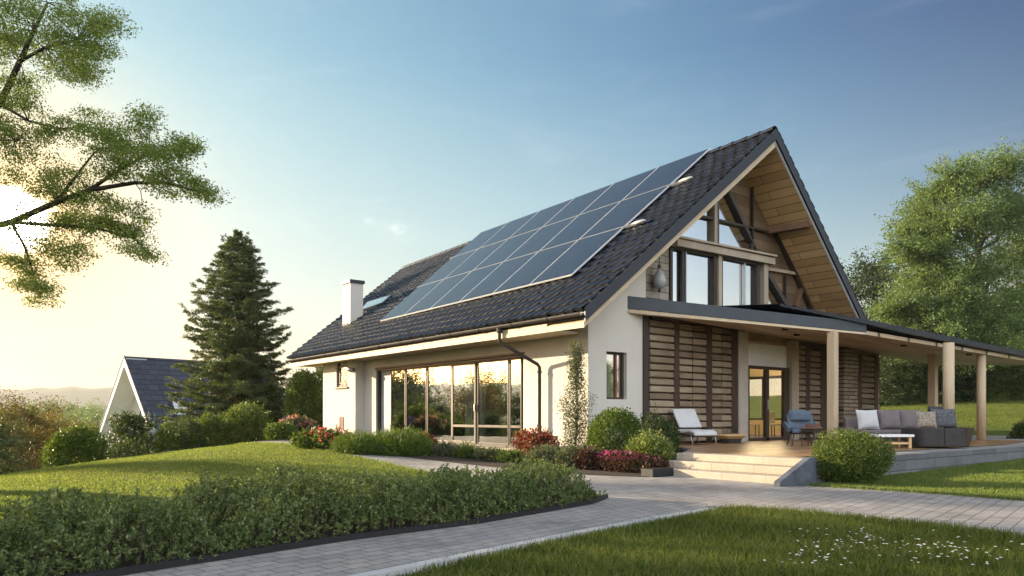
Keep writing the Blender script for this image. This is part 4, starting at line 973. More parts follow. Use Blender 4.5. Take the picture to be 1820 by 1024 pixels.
# coffee table
t = thing('coffee_table', 'low coffee table with white top and wooden legs in front of the sofa', 'table', LD(.5005*17.35, 17.35, FZ), -.60)
MB().box(-.46, -.28, .255, .46, .28, .315).build('table_top', M['white'], t, bevel=.012)
for sx in (-1, 1):
    for sy in (-1, 1): MB().box(sx*.38-.03, sy*.22-.03, 0, sx*.38+.03, sy*.22+.03, .254).build('leg', M['palewood'], t, bevel=.005)
    MB().box(sx*.38-.02, -.19, .10, sx*.38+.02, .19, .13).build('stretcher', M['palewood'], t)
MB().box(-.35, -.235, .09, .35, -.205, .14).build('stretcher', M['palewood'], t)
MB().box(-.30, -.15, .142, .30, .15, .165).build('shelf', M['beam'], t)
# dark armchair seen from its side
da = thing('upholstered_armchair', 'charcoal woven block armchair with rounded side at the terrace edge', 'armchair', LD(.5600*17.6, 17.6, FZ), -.60)
B = MB(); n = 10
out = [(-.55+.16-.16*math.cos(PI/2*i/n), -.42+.16-.16*math.sin(PI/2*i/n)) for i in range(n+1)]+[(.0, -.43)]
B.prism([(x, y, .03) for x, y in out]+[(.0, .40, .03), (-.55, .40, .03)], (0, 0, .43)).build('arm', M['darkfab'], da, bevel=.03)
MB().box(.005, -.43, .03, .52, .40, .45).build('seat', M['darkfab'], da, bevel=.035)
MB().hexa([(.525, -.40, .03), (.62, -.40, .03), (.62, .40, .03), (.525, .40, .03), (.525, -.42, .47), (.74, -.42, .47), (.74, .42, .47), (.525, .42, .47)]).build('backrest', M['stile'], da, bevel=.02)
def weave(name, a, b):
    m, t = newmat(name); tc = t.n('TexCoord'); wv = t.n('TexVoronoi', i={'Vector': (tc, 'Object'), 'Scale': 34}); r = t.ramp(wv, [(.25, a), (.6, b)])
    bs = t.n('BsdfPrincipled', i={'Base Color': r, 'Roughness': .95}); t.n('OutputMaterial', i={0: bs}); return m
q = at(1646, 750, 17.55); cushion('cream patterned cushion leaning against the navy one on the armchair', (q.x, q.y, FZ+.46+.19), -.22, -.75, .46, .40, .17, weave('cream_weave', (.42, .36, .28), (.22, .18, .14)), 'cushions on the terrace seats')
q = at(1677, 748, 17.75); cushion('navy patterned cushion standing on the charcoal armchair', (q.x, q.y, FZ+.46+.22), -.18, -.5, .66, .46, .2, weave('navy_weave', (.03, .034, .045), (.13, .13, .135)), 'cushions on the terrace seats')
q = at(1664, 735, 17.95); cushion('small charcoal cushion peeking out behind the navy patterned one', (q.x, q.y, FZ+.46+.27), -.15, -.4, .42, .50, .16, M['darkfab'], 'cushions on the terrace seats')
# lamps on the house
q = W(1172, 497, Y=GY-.22)
hl = thing('hanging_lamp', 'drop shaped grey glass lamp hanging in front of the upper stone wall', 'lamp', (q.x, q.y, q.z), 0)
MB().lathe([(.01, -.26), (.06, -.25), (.15, -.16), (.185, -.04), (.16, .08), (.09, .20), (.04, .27), (.03, .30)], n=20).build('lamp_shade', M['lampshade'], hl, smooth=True)
MB().lathe([(.05, .28), (.05, .38), (.02, .40)], n=12).build('socket', M['metal'], hl); MB().lathe([(.02, -.34), (.045, -.30), (.03, -.25)], n=12).build('finial', M['metal'], hl)
top = roofz(q.x)-.1-q.z; MB().tube([(0, 0, .38), (0, 0, max(.6, top))], .012, 6).build('chain', M['metal'], hl)
q = W(628, 657, X=BX-.18)
wl = thing('wall_lamp', 'grey tilted wall lamp beside the small upright window of the bay', 'lamp', (BX, 11.62, q.z), 0)
MB().box(-.03, -.05, -.09, 0, .05, .09).build('back_plate', M['metal'], wl, bevel=.005); MB().tube([(-.03, 0, 0), (-.16, .05, .03)], .02, 8).build('arm', M['metal'], wl, smooth=True)
MB().tube([(-.12, -.14, -.02), (-.16, .05, .03), (-.20, .24, .09)], [.085, .075, .06], 14).build('lamp_head', M['alu'], wl, smooth=True)
# ------------------------------------------------------------------ neighbouring A-frame house
def aframe():
    ap = at(222, 633, 60); a = thing('a_frame_house', 'steep dark roofed A frame house with pale gable beyond the lawn', 'house', (ap.x, ap.y, 0), 0)
    ax = (RX*.65+FW*.76).normalized(); a.rotation_euler = (0, 0, math.atan2(ax.y, ax.x))
    zt = ap.z; zb = -4.5; k = .82; hb = (zt-zb)*k; L = 13.0
    th = .28
    for sg in (-1, 1):
        B = MB(); nrm = Vector((0, sg*1, k)).normalized()
        p = [Vector((0, 0, zt)), Vector((L, 0, zt)), Vector((L, sg*hb, zb)), Vector((0, sg*hb, zb))]
        B.prism(p, -nrm*th); r = B.build('roof', M['slate'], a)
        B = MB(); o_ = -nrm*(th+.003); B.prism([Vector((.0, 0, zt))+o_, Vector((1.6, 0, zt))+o_, Vector((1.6, sg*hb, zb))+o_, Vector((0, sg*hb, zb))+o_], -nrm*.03); B.build('soffit', M['white'], r)
        B = MB(); B.prism([Vector((-.07, 0, zt+.03)), Vector((-.07, sg*hb, zb)), Vector((-.07, sg*(hb-.42), zb)), Vector((-.07, 0, zt-.72))], (.06, 0, 0)); B.build('barge_board', M['white'], r)
        B = MB(); B.prism([Vector((-.10, 0, zt+.06)), Vector((-.10, sg*(hb+.03), zb)), Vector((-.10, sg*(hb-.12), zb)), Vector((-.10, 0, zt-.14))], (.09, 0, 0)); B.build('roof_edge', M['slate'], r)
        if sg < 0:
            # skylight on the visible slope
            def R(u, v): return Vector((u, -(zt-v)*k, v))
            nn = Vector((0, -1, k)).normalized(); o = nn*.12
            py_ = Vector((-ax.y, ax.x, 0)); N_ = (-py_+Vector((0, 0, k))); r_ = ray(321, 727); c0 = CAM-ap; tt = -c0.dot(N_)/r_.dot(N_); c = CAM+r_*tt-Vector((ap.x, ap.y, 0)); u = c.dot(ax); v = c.z
            q = [R(u-.75, v-.72), R(u+.75, v-.72), R(u+.75, v+.72), R(u-.75, v+.72)]
            B = MB(); B.hexa(q+[x+o for x in q]); s_ = B.build('skylight', M['fascia'], r)
            q2 = [R(u-.52, v-.52), R(u+.52, v-.52), R(u+.52, v+.52), R(u-.52, v+.52)]
            B = MB(); B.prism([x+o*1.02 for x in q2], nn*.01); B.build('pane', surf('pale_reflection_pane', (.62, .65, .66), .25, .05, 2, .02, 20), s_)  # bright reflection put into the pane as a pale opaque colour
    B = MB(); B.prism([(1.6, 0, zt-.55), (1.6, hb-.3, zb), (1.6, -hb+.3, zb)], (.2, 0, 0)); w = B.build('gable_wall', surf('cream_render', (.56, .54, .42), .8, .06, .6, .1, 20), a)
    B = MB(); B.bar((1.52, -.35, zt-1.6), (1.52, .9, zt-5.0), .09, .05, (1, 0, 0)); B.build('trim', M['bronze'], w); B = MB(); B.bar((1.52, -1.3, zt-3.0), (1.52, -.6, zt-5.0), .06, .05, (1, 0, 0)); B.build('trim', M['cream'], w)
    B = MB(); B.box(1.5, -2.6, zb+.2, 1.58, 1.6, zb+3.0); B.build('window', M['pane'], w)
    # lower wing to the right with pale roof
    B = MB(); B.prism([(9.0, -1.5, zb), (15, -1.5, zb), (15, -1.5, zt-5.3), (9.0, -1.5, zt-5.3)], (0, -4.2, 0)); B.build('side_wing', surf('grey_wing', (.32, .34, .38), .7, .15, .8, .1, 20), a)
aframe()
q = at(270, 790, 25); lb = thing('garden_lamp', 'small white post lamp with two globes at the edge of the lawn', 'garden lamp', (q.x, q.y, g(q.x, q.y)))
hz = .85-22*25/FP-g(q.x, q.y); MB().lathe([(.05, -.1), (.035, .1), (.035, hz-.42)], n=10).build('lamp_post', M['white'], lb)
for z, r in ((hz-.33, .12), (hz-.10, .14)): MB().lathe([(.02, z-r)]+[(r*math.sin(a), z-r*math.cos(a)) for a in np.linspace(.3, PI-.3, 7)]+[(.02, z+r)], n=14).build('globe', M['white'], lb, smooth=True)
# ------------------------------------------------------------------ planting
def spx(name, label, px, top, hw, d, n, leaf, mat, seed, **k):
    q = at(px, 740, d); z = g(q.x, q.y); h = .85+(740-top)*d/FP-z
    return shrub(name, label, (q.x, q.y, z-.03), hw*d/FP, h, n, leaf, mat, seed, **k)
def sgp(name, label, px, base, hw, top, n, leaf, mat, seed, **k):
    q = gp(px, base); d = (q-CAM).dot(FW); return shrub(name, label, (q.x, q.y, q.z-.02), hw*d/FP, (base-top)*d/FP, n, leaf, mat, seed, **k)
gb_ = 'shrubs along the left edge of the lawn'
spx('shrub', 'largest dark green shrub of the border, at the foot of the fir', 437, 727, 46, 27, 11000, .085, LEAF['shrub'], 11, group=gb_)
spx('shrub', 'round green shrub just left of the largest border shrub', 380, 741, 30, 26, 7000, .08, LEAF['shrub'], 12, group=gb_)
spx('shrub', 'small dark shrub third from the fir in the lawn border', 341, 753, 25, 25.5, 5000, .075, LEAF['dark'], 13, group=gb_)
spx('shrub', 'small round shrub below the A frame roof edge', 299, 757, 24, 25, 5000, .075, LEAF['shrub'], 14, group=gb_)
spx('shrub', 'small light shrub behind the white post lamp', 262, 760, 22, 26, 4200, .075, LEAF['box'], 15, group=gb_)
spx('bush', 'big yellow green rounded bush at the crest of the lawn', 130, 767, 49, 21, 13000, .075, LEAF['box'], 16, amp=.5)
spx('ground_shrub', 'low dark spreading shrub under the small two stemmed tree', 225, 792, 38, 23, 1800, .1, LEAF['dark'], 17)
# between the fir and the house
spx('tall_shrub', 'tall light green shrub standing between the fir and the house end', 538, 655, 32, 33, 10000, .11, LEAF['shrub'], 21, amp=.3, up=.6)
spx('tall_shrub', 'tall dark shrub touching the end wall of the house', 585, 640, 36, 38, 9000, .12, LEAF['dark'], 22, amp=.3, up=.6)
spx('tall_shrub', 'broad dark shrub in shade under the right side of the fir', 483, 690, 42, 36, 8000, .12, LEAF['dark'], 23, amp=.3)
spx('shrub', 'round green shrub at the end of the path, right of the fir foot', 496, 753, 27, 24.5, 5500, .07, LEAF['box'], 24)
spx('flowering_bush', 'bush with pale pink flowers near the end of the path', 530, 741, 28, 25.5, 5000, .07, LEAF['grey'], 25, flower=(LEAF['pink'], 60, .085, -.1))
spx('flowering_bush', 'small bush with purple flowers at the end of the path', 508, 748, 14, 26.5, 900, .1, LEAF['grey'], 26, flower=(LEAF['purple'], 45, .11, -.1))
sgp('shrub', 'low yellow green plant between the pink bush and the red flowers', 552, 797, 26, 768, 1300, .09, LEAF['box'], 27)
sgp('flower_plant', 'bright red flowers at the foot of the house bay', 590, 799, 34, 768, 1700, .08, LEAF['shrub'], 28, flower=(LEAF['red'], 48, .06, .1), cat='flowers')
# bed along the facade
sgp('grassy_plant', 'bright green grassy mound left of the window wall', 642, 806, 44, 780, 6000, .12, LEAF['box'], 31, elong=.11, up=1.1, amp=.15, shape=.35, cat='plant', sprig=2)
sgp('grassy_plant', 'larger bright green grassy mound in front of the side panel', 712, 809, 50, 775, 7000, .13, LEAF['box'], 32, elong=.11, up=1.1, amp=.15, shape=.35, cat='plant', sprig=2)
sgp('flower_plant', 'plant with orange pink leaves in front of the window wall', 752, 805, 22, 772, 1300, .08, LEAF['rust'], 33, amp=.4, cat='plant')
for i, (px, py) in enumerate(((790, 812), (830, 816), (870, 820), (905, 823))):
    sgp('ground_cover_plant', ['low green cover plant next to the orange pink plant', 'second low green cover plant under the window wall', 'third low green cover plant under the window wall', 'low green cover plant just left of the rust red shrub'][i], px, py, 25, py-19, 1300, .085, LEAF['shrub'] if i % 2 else LEAF['grey'], 40+i, elong=.35, up=.8, group='low plants under the window wall', cat='plant', stems=3)
sgp('red_shrub', 'rust red leaved shrub at the foot of the downpipe', 953, 818, 36, 768, 2300, .085, LEAF['rust'], 50, amp=.4, flower=(LEAF['red'], 16, .08, .0))
sgp('shrub', 'grey green low shrub in front of the rust red shrub', 968, 829, 36, 797, 2400, .07, LEAF['grey'], 51, elong=.4)
sgp('shrub', 'grey green low shrub before the tall slender one', 1012, 833, 30, 797, 2200, .07, LEAF['grey'], 52, elong=.4)
sgp('shrub', 'small dark burgundy tinged shrub left of the magenta flowers', 1042, 836, 22, 800, 1800, .06, LEAF['burg'], 53)
a_ = gp(1066, 838); b_ = gp(1160, 845); c_ = (a_+b_)/2
shrub('flowering_groundcover', 'low spreading plant topped with magenta flowers by the steps', (c_.x+.15, c_.y+.1, c_.z-.02), .36, .40, 4200, .055, LEAF['burg'], 54, rx=.75, rz=math.atan2(b_.y-a_.y, b_.x-a_.x), flower=(LEAF['mag'], 150, .035, .45), amp=.25, cat='flowers')
shrub('topiary_ball', 'clipped bright green ball shaped shrub at the house corner', (-.44, -1.3, g(-.44, -1.3)), .60, 1.24, 11000, .055, LEAF['box'], 55, amp=.05, shape=.5)
shrub('shrub', 'dark green shrub against the corner post beside the lounge chair', (.95, -1.35, g(.9, -1.3)), .47, 1.05, 5200, .055, LEAF['dark'], 56)
shrub('shrub', 'variegated light green shrub at the left end of the steps', (-.95, -2.75, g(-.95, -2.75)), .52, .66, 6000, .055, LEAF['varieg'], 57)
shrub('shrub', 'small variegated shrub between the ball and the dark corner post', (-.1, -2.2, g(-.1, -2.2)), .36, .75, 3600, .055, LEAF['varieg'], 58)
q = gp(1507, 862); shrub('bush', 'full round green bush beside the dark cheek wall of the steps', (q.x+.2, q.y+.05, q.z-.02), .56, .66, 7500, .034, LEAF['shrub'], 59, up=.9, sprig=4, amp=.6)
def slender():
    rng = np.random.default_rng(8); x, y = -.62, -.25; z0 = g(x, y); h = 2.75
    t = thing('columnar_shrub', 'tall slender airy shrub at the white house corner', 'shrub', (x, y, z0)); LV = Leaves(); B = MB()
    n = 300; z = h*(.04+.95*rng.random(n)**1.0); rad = .50*np.clip(1-(z/h)**2.2, .10, 1)*(.8+.3*np.sin(z*5+1))
    a = rng.uniform(0, 2*PI, n); r = rad*rng.random(n)**.5; pts = np.stack([r*np.cos(a), r*np.sin(a), z], 1)
    cluster_leaves(LV, pts, .17, 24, .042, rng, flat=1.2, droop=-.35); link('foliage', LV.mesh('foliage'), LEAF['grey'], t)
    B.tube(bez((0, 0, -.1), (.02, 0, h*.97), .0, 8, rng, .02), [.03-.003*i for i in range(9)], 6)
    for p in pts[::3]: B.tube(bez((0, 0, p[2]*.8), p, .04, 3), [.008, .006, .004, .002], 4, cap=False)
    B.build('stem', M['bark'], t, smooth=True)
slender()
spx('shrub', 'dark low shrub behind the terrace at the far right lawn', 1822, 752, 22, 25.0, 2200, .09, LEAF['dark'], 60)
# front hedge: one clipped mass of feathery sprigs
def hedge():
    rng = np.random.default_rng(77); poly = hedge_poly; xs = [p[0] for p in poly]; ys = [p[1] for p in poly]
    n = 60000; X = rng.uniform(min(xs), max(xs), n); Y = rng.uniform(min(ys), max(ys), n)
    segs = [(np.array(poly[i]), np.array(poly[(i+1) % len(poly)])) for i in range(len(poly))]
    k = inpoly(X, Y, poly); X = X[k]; Y = Y[k]; l, d = ld_of(X, Y); k = (l > -.75*d-.9) & (d > 1.5); X = X[k]; Y = Y[k]
    dist = np.full(len(X), 9.0)
    for a, b in segs:
        ab = b-a; t = np.clip(((X-a[0])*ab[0]+(Y-a[1])*ab[1])/(ab@ab), 0, 1); dist = np.minimum(dist, np.hypot(X-a[0]-ab[0]*t, Y-a[1]-ab[1]*t))
    l, d = ld_of(X, Y)
    cs = []
    while len(cs) < 400:
        c = np.array([rng.uniform(min(xs), max(xs)), rng.uniform(min(ys), max(ys))])
        if inpoly(c[:1], c[1:], poly)[0] and (not cs or min(np.hypot(*(c-q[:2])) for q in cs) > .40): cs.append(np.array([c[0], c[1], rng.uniform(.42, .68), rng.uniform(.34, .58)]))
        elif rng.random() < .0008: break
    cs = np.array(cs); rr_ = np.sqrt(((X[:, None]-cs[:, 0])**2+(Y[:, None]-cs[:, 1])**2))/cs[:, 2]
    dome = (cs[:, 3]*np.sqrt(np.clip(1-rr_**2, 0, 1))).max(1)
    H = np.maximum(dome, .12)*sst((dist+.04)/.36)**.5+.03*rng.normal(size=len(X))
    H = np.clip(H, .03, .62); u = 1-.85*rng.random(len(X))**1.8
    Z = G(X, Y)+H*u
    P = np.stack([X, Y, Z], 1); m = 22
    # outward direction from the gradient of the border distance, mostly up
    D = rng.normal(size=P.shape)*.55; D[:, 2] += .75
    edge = sst(1-dist/.35)[:, None]; away = np.stack([X-cs[0, 0]*0-np.mean(xs), Y-np.mean(ys), np.zeros(len(X))], 1)
    fr = np.array([-(FW.x), -(FW.y), 0]); D += edge*fr*.6; D = unit(D)
    Ls = rng.uniform(.07, .15, len(P))
    Pk = np.repeat(P, m, 0); Dk = np.repeat(D, m, 0); f = np.tile(np.arange(m)/m, len(P))[:, None]; Lk = np.repeat(Ls, m)[:, None]
    Q_ = Pk+Dk*(f-.35)*Lk; Od = unit(rng.normal(size=Q_.shape))*.75+Dk*.8
    LV = Leaves(); LL = rng.uniform(.018, .038, len(Q_)); LV.add(*leafquads(Q_, Od, LL, LL*.55, rng))
    t = thing('hedge', 'long low feathery hedge between the lawn and the paved drive', 'hedge', (0, 0, 0)); link('foliage', LV.mesh('foliage'), LEAF['hedge'], t)
    B = MB(); rr = rng.choice(len(P), 1500, replace=False)
    for i in rr:
        p = P[i]; B.tube([(p[0], p[1], p[2]-H[i]*u[i]-.03), (p[0]+rng.normal()*.04, p[1]+rng.normal()*.04, p[2]-.03)], [.006, .003], 4, cap=False)
    B.build('stem', M['bark'], t)
hedge()
# ------------------------------------------------------------------ grass
front_poly = front_far+kerb_line[1:]+[xy(LD(2, -4))]
blades('long_grass', lambda X, Y, r: inpoly(X, Y, front_poly) & (np.abs(ld_of(X, Y)[0]) < .74*ld_of(X, Y)[1]+.4) & (ld_of(X, Y)[1] > 3.0), (-14, -14, 2, -3), 2600, .085, .0065, LEAF['shade'], 1)['kind'] = 'stuff'
lawn_left = hedge_back[::-1]+[path_near[2], path_near[3], path_near[4], (-3.8, 12.4), xy(LD(-9.5, 27)), xy(LD(-14, 24)), xy(LD(-19, 20)), xy(LD(-17, 8))]
def keep_left(X, Y, r):
    l, d = ld_of(X, Y); return inpoly(X, Y, lawn_left) & (l > -.74*d-.5) & (r.random(len(X)) < np.clip((11/np.maximum(d, 1))**1.2, .25, 1))
blades('lawn_grass', keep_left, (-30, -9, -3.5, 22), 1500, .036, .009, LEAF['lawn'], 2, lean=.5)['kind'] = 'stuff'
right_poly = [xy(gp(1440, 866)), (-.70, -6.32), (22.6, -6.42), (24, -9), xy(LD(15, -1)), xy(LD(9.2, 6.8)), xy(gp(1820, 893)), xy(gp(1690, 882)), xy(gp(1560, 873))]
blades('lawn_grass', lambda X, Y, r: inpoly(X, Y, right_poly) & (ld_of(X, Y)[0] < .74*ld_of(X, Y)[1]+.6), (-3, -15, 24, -6), 1700, .06, .009, LEAF['lawn'], 3)['kind'] = 'stuff'
blades('lawn_grass', lambda X, Y, r: (Y < 16) & (X > 15) & ~((X < 22.6) & (Y < 1.3) & (Y > -6.45)) & (ld_of(X, Y)[0] > .45*ld_of(X, Y)[1]) & (ld_of(X, Y)[0] < .74*ld_of(X, Y)[1]), (15, -12, 48, 16), 300, .05, .02, LEAF['shade'], 4, lean=.5)['kind'] = 'stuff'
def tufts(name, line, n, h, w, mat, seed, side=.06):
    rng = np.random.default_rng(seed); P = []
    L = [math.dist(a, b) for a, b in zip(line[:-1], line[1:])]; tot = sum(L)
    for _ in range(n):
        s = rng.uniform(0, tot); i = 0
        while s > L[i]: s -= L[i]; i += 1
        a = line[i]; b = line[i+1]; P.append((a[0]+(b[0]-a[0])*s/L[i], a[1]+(b[1]-a[1])*s/L[i]))
    P = np.array(P)+rng.normal(size=(n, 2))*side; Z = G(P[:, 0], P[:, 1]); P = np.stack([P[:, 0], P[:, 1], Z], 1)
    D = rng.normal(size=P.shape)*.45; D[:, 2] = 1; V, F = leafquads(P, D, h*rng.uniform(.5, 1.3, n), w, rng); o = link(name, nmesh(name, V, F), mat); o['kind'] = 'stuff'
tufts('edge_grass', kerb_line[:4], 2600, .08, .008, LEAF['shade'], 6, .06)
tufts('edge_grass', front_far[2:], 4200, .10, .009, LEAF['shade'], 7, .08)
tufts('edge_grass', right_edge[:4], 3000, .07, .011, LEAF['lawn'], 8, .06)
tufts('edge_grass', path_near[1:], 3500, .06, .013, LEAF['lawn'], 9, .08)
# daisies
def daisies():
    rng = np.random.default_rng(12); me = None
    B = MB(); B.tube([(0, 0, 0), (.008, 0, .06), (.004, .004, .115)], .0022, 4); V0, F0 = B.v, B.f
    n = 11; V = list(V0); F = list(F0); mi = [0]*len(F0)
    for i in range(n):
        a = 2*PI*i/n; c, s = math.cos(a), math.sin(a); b = len(V)
        for (r, w, z) in ((.004, .003, .117), (.014, .006, .121), (.021, .003, .119)): V += [(.004+r*c-w*s, .004+r*s+w*c, z), (.004+r*c+w*s, .004+r*s-w*c, z)]
        F += [(b, b+1, b+3, b+2), (b+2, b+3, b+5, b+4)]; mi += [1, 1]
    b = len(V); V += [(.004+.007*math.cos(2*PI*i/8), .004+.007*math.sin(2*PI*i/8), .121) for i in range(8)]+[(.004, .004, .126)]; F += [(b+i, b+(i+1) % 8, b+8) for i in range(8)]; mi += [2]*8
    me = bpy.data.meshes.new('daisy'); me.from_pydata(V, [], F)
    for m in (LEAF['shade'], M['white'], surf('daisy_centre', (.6, .35, .03), .8)): me.materials.append(m)
    me.polygons.foreach_set('material_index', mi); me.update()
    for (px, py, sx, sy, k) in ((1500, 975, 45, 12, 34), (1590, 985, 45, 8, 30), (1545, 968, 20, 8, 16), (1690, 990, 60, 8, 22), (1450, 1000, 30, 10, 16), (1660, 1012, 60, 7, 20), (1420, 962, 20, 4, 5), (1405, 1010, 30, 6, 6), (1770, 1000, 40, 10, 10), (1700, 970, 6, 3, 3), (1480, 1012, 40, 5, 8)):
        for _ in range(k):
            q = gp(min(1850, px+rng.normal()*sx), min(1028, max(955, py+rng.normal()*sy)))
            o = bpy.data.objects.new('daisy', me); C.objects.link(o); o.location = q; s_ = rng.uniform(.42, .65); o.scale = (s_, s_, s_*1.35); o.rotation_euler = (rng.normal()*.15, rng.normal()*.15, rng.uniform(0, 6))
            tag(o, 'small white daisy growing in the shaded front grass', 'daisy', 'daisies in the front grass')
daisies()
# ------------------------------------------------------------------ trees
def front_tree():
    rng = np.random.default_rng(21); b = LD(-13.0, 13.2); b.z = g(b.x, b.y)
    t = thing('leafy_tree', 'tall leafy tree reaching in from the left with the low sun behind its branches', 'tree', b)
    LV = Leaves(); B = MB(); o = np.array(b)
    T = [np.array(LD(-13.0, 13.2, z)) for z in (b.z-.2, 1, 2.5, 4.2, 6, 8, 10)]
    B.tube([p-o for p in T], [.34, .30, .27, .24, .20, .14, .06], 12)
    vis = [  # px, py, depth, spread px, clusters
        (60, 30, 12.6, 75, 40), (140, 60, 12.2, 45, 22), (185, 45, 12.0, 28, 14), (30, 110, 13.0, 60, 26), (120, 110, 12.4, 40, 18), (165, 95, 12, 30, 12), (150, 130, 12, 18, 7), (15, 210, 12.8, 55, 18), (40, 170, 12.5, 30, 9),
        (30, 245, 12.5, 40, 13), (110, 235, 12.2, 34, 11), (165, 225, 11.8, 34, 14), (225, 255, 11.8, 38, 18), (255, 215, 11.6, 22, 8), (205, 285, 11.8, 40, 18), (270, 290, 11.6, 36, 18), (315, 265, 11.4, 26, 12), (335, 262, 11.3, 14, 5), (300, 320, 11.4, 30, 12), (345, 335, 11.2, 20, 8), (368, 345, 11.1, 10, 4),
        (60, 310, 12.6, 50, 18), (120, 330, 12.2, 42, 18), (170, 370, 12, 40, 20), (220, 385, 11.8, 34, 14), (235, 425, 11.7, 24, 10), (265, 455, 11.6, 12, 4), (130, 410, 12.2, 40, 18), (60, 400, 12.8, 48, 14), (75, 450, 12.4, 38, 14), (130, 455, 12.1, 30, 9), (55, 500, 12.2, 24, 10), (70, 525, 12.2, 20, 8), (30, 470, 12.6, 26, 8), (-40, 60, 13, 70, 26), (-40, 250, 13, 60, 22), (-30, 420, 13, 50, 18)]
    limbs = [[(-290, 430), (-120, 430), (20, 395), (100, 360), (160, 338), (240, 325), (300, 326), (372, 346)], [(-240, 330), (-100, 260), (0, 185), (35, 110), (60, 55), (85, 5)], [(100, 360), (130, 320), (165, 275), (195, 250)], [(160, 338), (215, 300), (265, 275), (320, 262)], [(20, 395), (90, 400), (170, 405), (240, 425), (270, 458)], [(35, 110), (80, 85), (140, 70), (195, 45)], [(20, 395), (45, 440), (60, 490), (72, 530)], [(0, 185), (50, 215), (110, 230), (150, 225)], [(-290, 430), (-150, 330), (-60, 250), (30, 250)]]
    ll = []
    for i, L in enumerate(limbs):
        m = len(L); pts = [np.array(at(x, y, 13.1-1.9*max(0, min(1, (x+100)/470)))) for x, y in L]; ll += pts[1:]
        r0 = (.078, .095, .032, .032, .036, .032, .028, .028, .06)[i]
        if L[0][0] < -200: pts = [T[3 if i == 0 else 4]]+pts
        k = len(pts); B.tube([p-o for p in pts], [r0*(1-.82*j/(k-1)) for j in range(k)], 7)
    ll = np.array(ll)
    for (px, py, d, s, n) in vis:
        pts = []
        n = int(n*1.75)
        for _ in range(n):
            a = rng.uniform(0, 2*PI); r = s*math.sqrt(rng.random())*1.12; pts.append(np.array(at(px+r*math.cos(a), py+r*math.sin(a)*.8, d+rng.normal()*.55)))
        pts = np.array(pts)-o
        cluster_leaves(LV, pts, .24*rng.uniform(.6, 1.4, n), 95, .035, rng, flat=.42, droop=.2)
        for p in pts[::2]:
            j = np.argmin(((ll-o-p)**2).sum(1))
            if np.linalg.norm(ll[j]-o-p) < .55: B.tube(bez(ll[j]-o, p, .04, 3, rng, .03), [.010, .007, .005, .003], 4, cap=False)
    # the rest of the crown, out of frame
    for (c, r, n) in (((-12.6, 13.5, 9.5), 2.6, 130), ((-15.5, 12.5, 7.5), 2.4, 120), ((-12.5, 10.6, 8.0), 2.3, 110), ((-15, 15, 6.5), 2.2, 90), ((-10.8, 13.4, 8.6), 2.0, 90), ((-12.8, 13.2, 6.2), 2.0, 90)):
        cc = np.array(LD(*c)); d = unit(rng.normal(size=(n, 3)))*rng.random((n, 1))**.45; d[:, 2] *= .75; pts = cc+d*r-o
        cluster_leaves(LV, pts, .42, 44, .085, rng, flat=.6)
        lim = bez(T[4]-o, cc-o, .3, 5, rng, .12); B.tube(lim, [.11, .09, .07, .05, .035, .02], 6)
        for p in pts[::3]: B.tube(bez(lim[int(rng.integers(2, 6))], p, .05, 3, rng, .05), [.02, .014, .008, .004], 4, cap=False)
    link('crown', LV.mesh('crown'), LEAF['maple'], t); B.build('trunk', M['darkbark'], t, smooth=True)
front_tree()
def conifer():
    rng = np.random.default_rng(31); q = at(423, 740, 36); z0 = g(q.x, q.y); h = .85+328*36/FP-z0
    t = thing('fir_tree', 'tall dark fir tree between the A frame and the main house', 'tree', (q.x, q.y, z0)); LV = Leaves(); B = MB()
    B.tube([(0, 0, -.2), (.03, 0, h*.3), (0, .02, h*.65), (0, 0, h)], [.24, .17, .09, .015], 10)
    nw = 40
    for w in range(nw):
        f = w/(nw-1); z = h*(.10+.885*f); R = 3.75*(1-f)**.62*(.86+.28*rng.random())+.14
        if f < .12: R *= .72+f*2.3
        nb = 9
        for b in range(nb):
            a = 2*PI*(b+rng.random()*.8)/nb+w*.7; L = R*rng.uniform(.72, 1.18); rise = (-.12+.42*f)*L
            d = np.array([math.cos(a), math.sin(a), 0]); s = np.array([-math.sin(a), math.cos(a), 0]); pts = []
            for i in range(6):
                u = i/5; pts.append(np.array([0, 0, z+.12*rng.normal()])*(1) + d*L*u + np.array([0, 0, rise*u-.16*L*math.sin(PI*u*.6)+.10*L*u*u]))
            B.tube(pts, [.035*(1-f)+.006, .025*(1-f)+.005, .018*(1-f)+.004, .012*(1-f)+.003, .006, .003], 4, cap=False)
            ns = max(8, int(L*17))
            us = np.sort(rng.uniform(.12, 1, ns)); base = np.array([np.array([np.interp(u, np.linspace(0, 1, 6), [p[k] for p in pts]) for k in range(3)]) for u in us])
            # side twigs carrying needles
            for sg in (-1, 1):
                tl = .42*L**.55*(1.1-us*.8)*rng.uniform(.6, 1.2, ns)
                td = unit(sg*s*1.0+d*rng.uniform(.45, 1.0, (ns, 1))+np.array([0, 0, -.10])+rng.normal(size=(ns, 3))*.12)
                m = 15; k = np.tile(np.linspace(.05, 1, m), ns)[:, None]; Pb = np.repeat(base, m, 0)+np.repeat(td*tl[:, None], m, 0)*k; Pb += rng.normal(size=Pb.shape)*.02
                Dd = np.repeat(td, m, 0)*.8+rng.normal(size=Pb.shape)*.5; Ln = rng.uniform(.075, .13, len(Pb)); LV.add(*leafquads(Pb, Dd, Ln, Ln*.30, rng))
    link('crown', LV.mesh('crown'), LEAF['fir'], t); B.build('trunk', M['redbark'], t, smooth=True)
conifer()
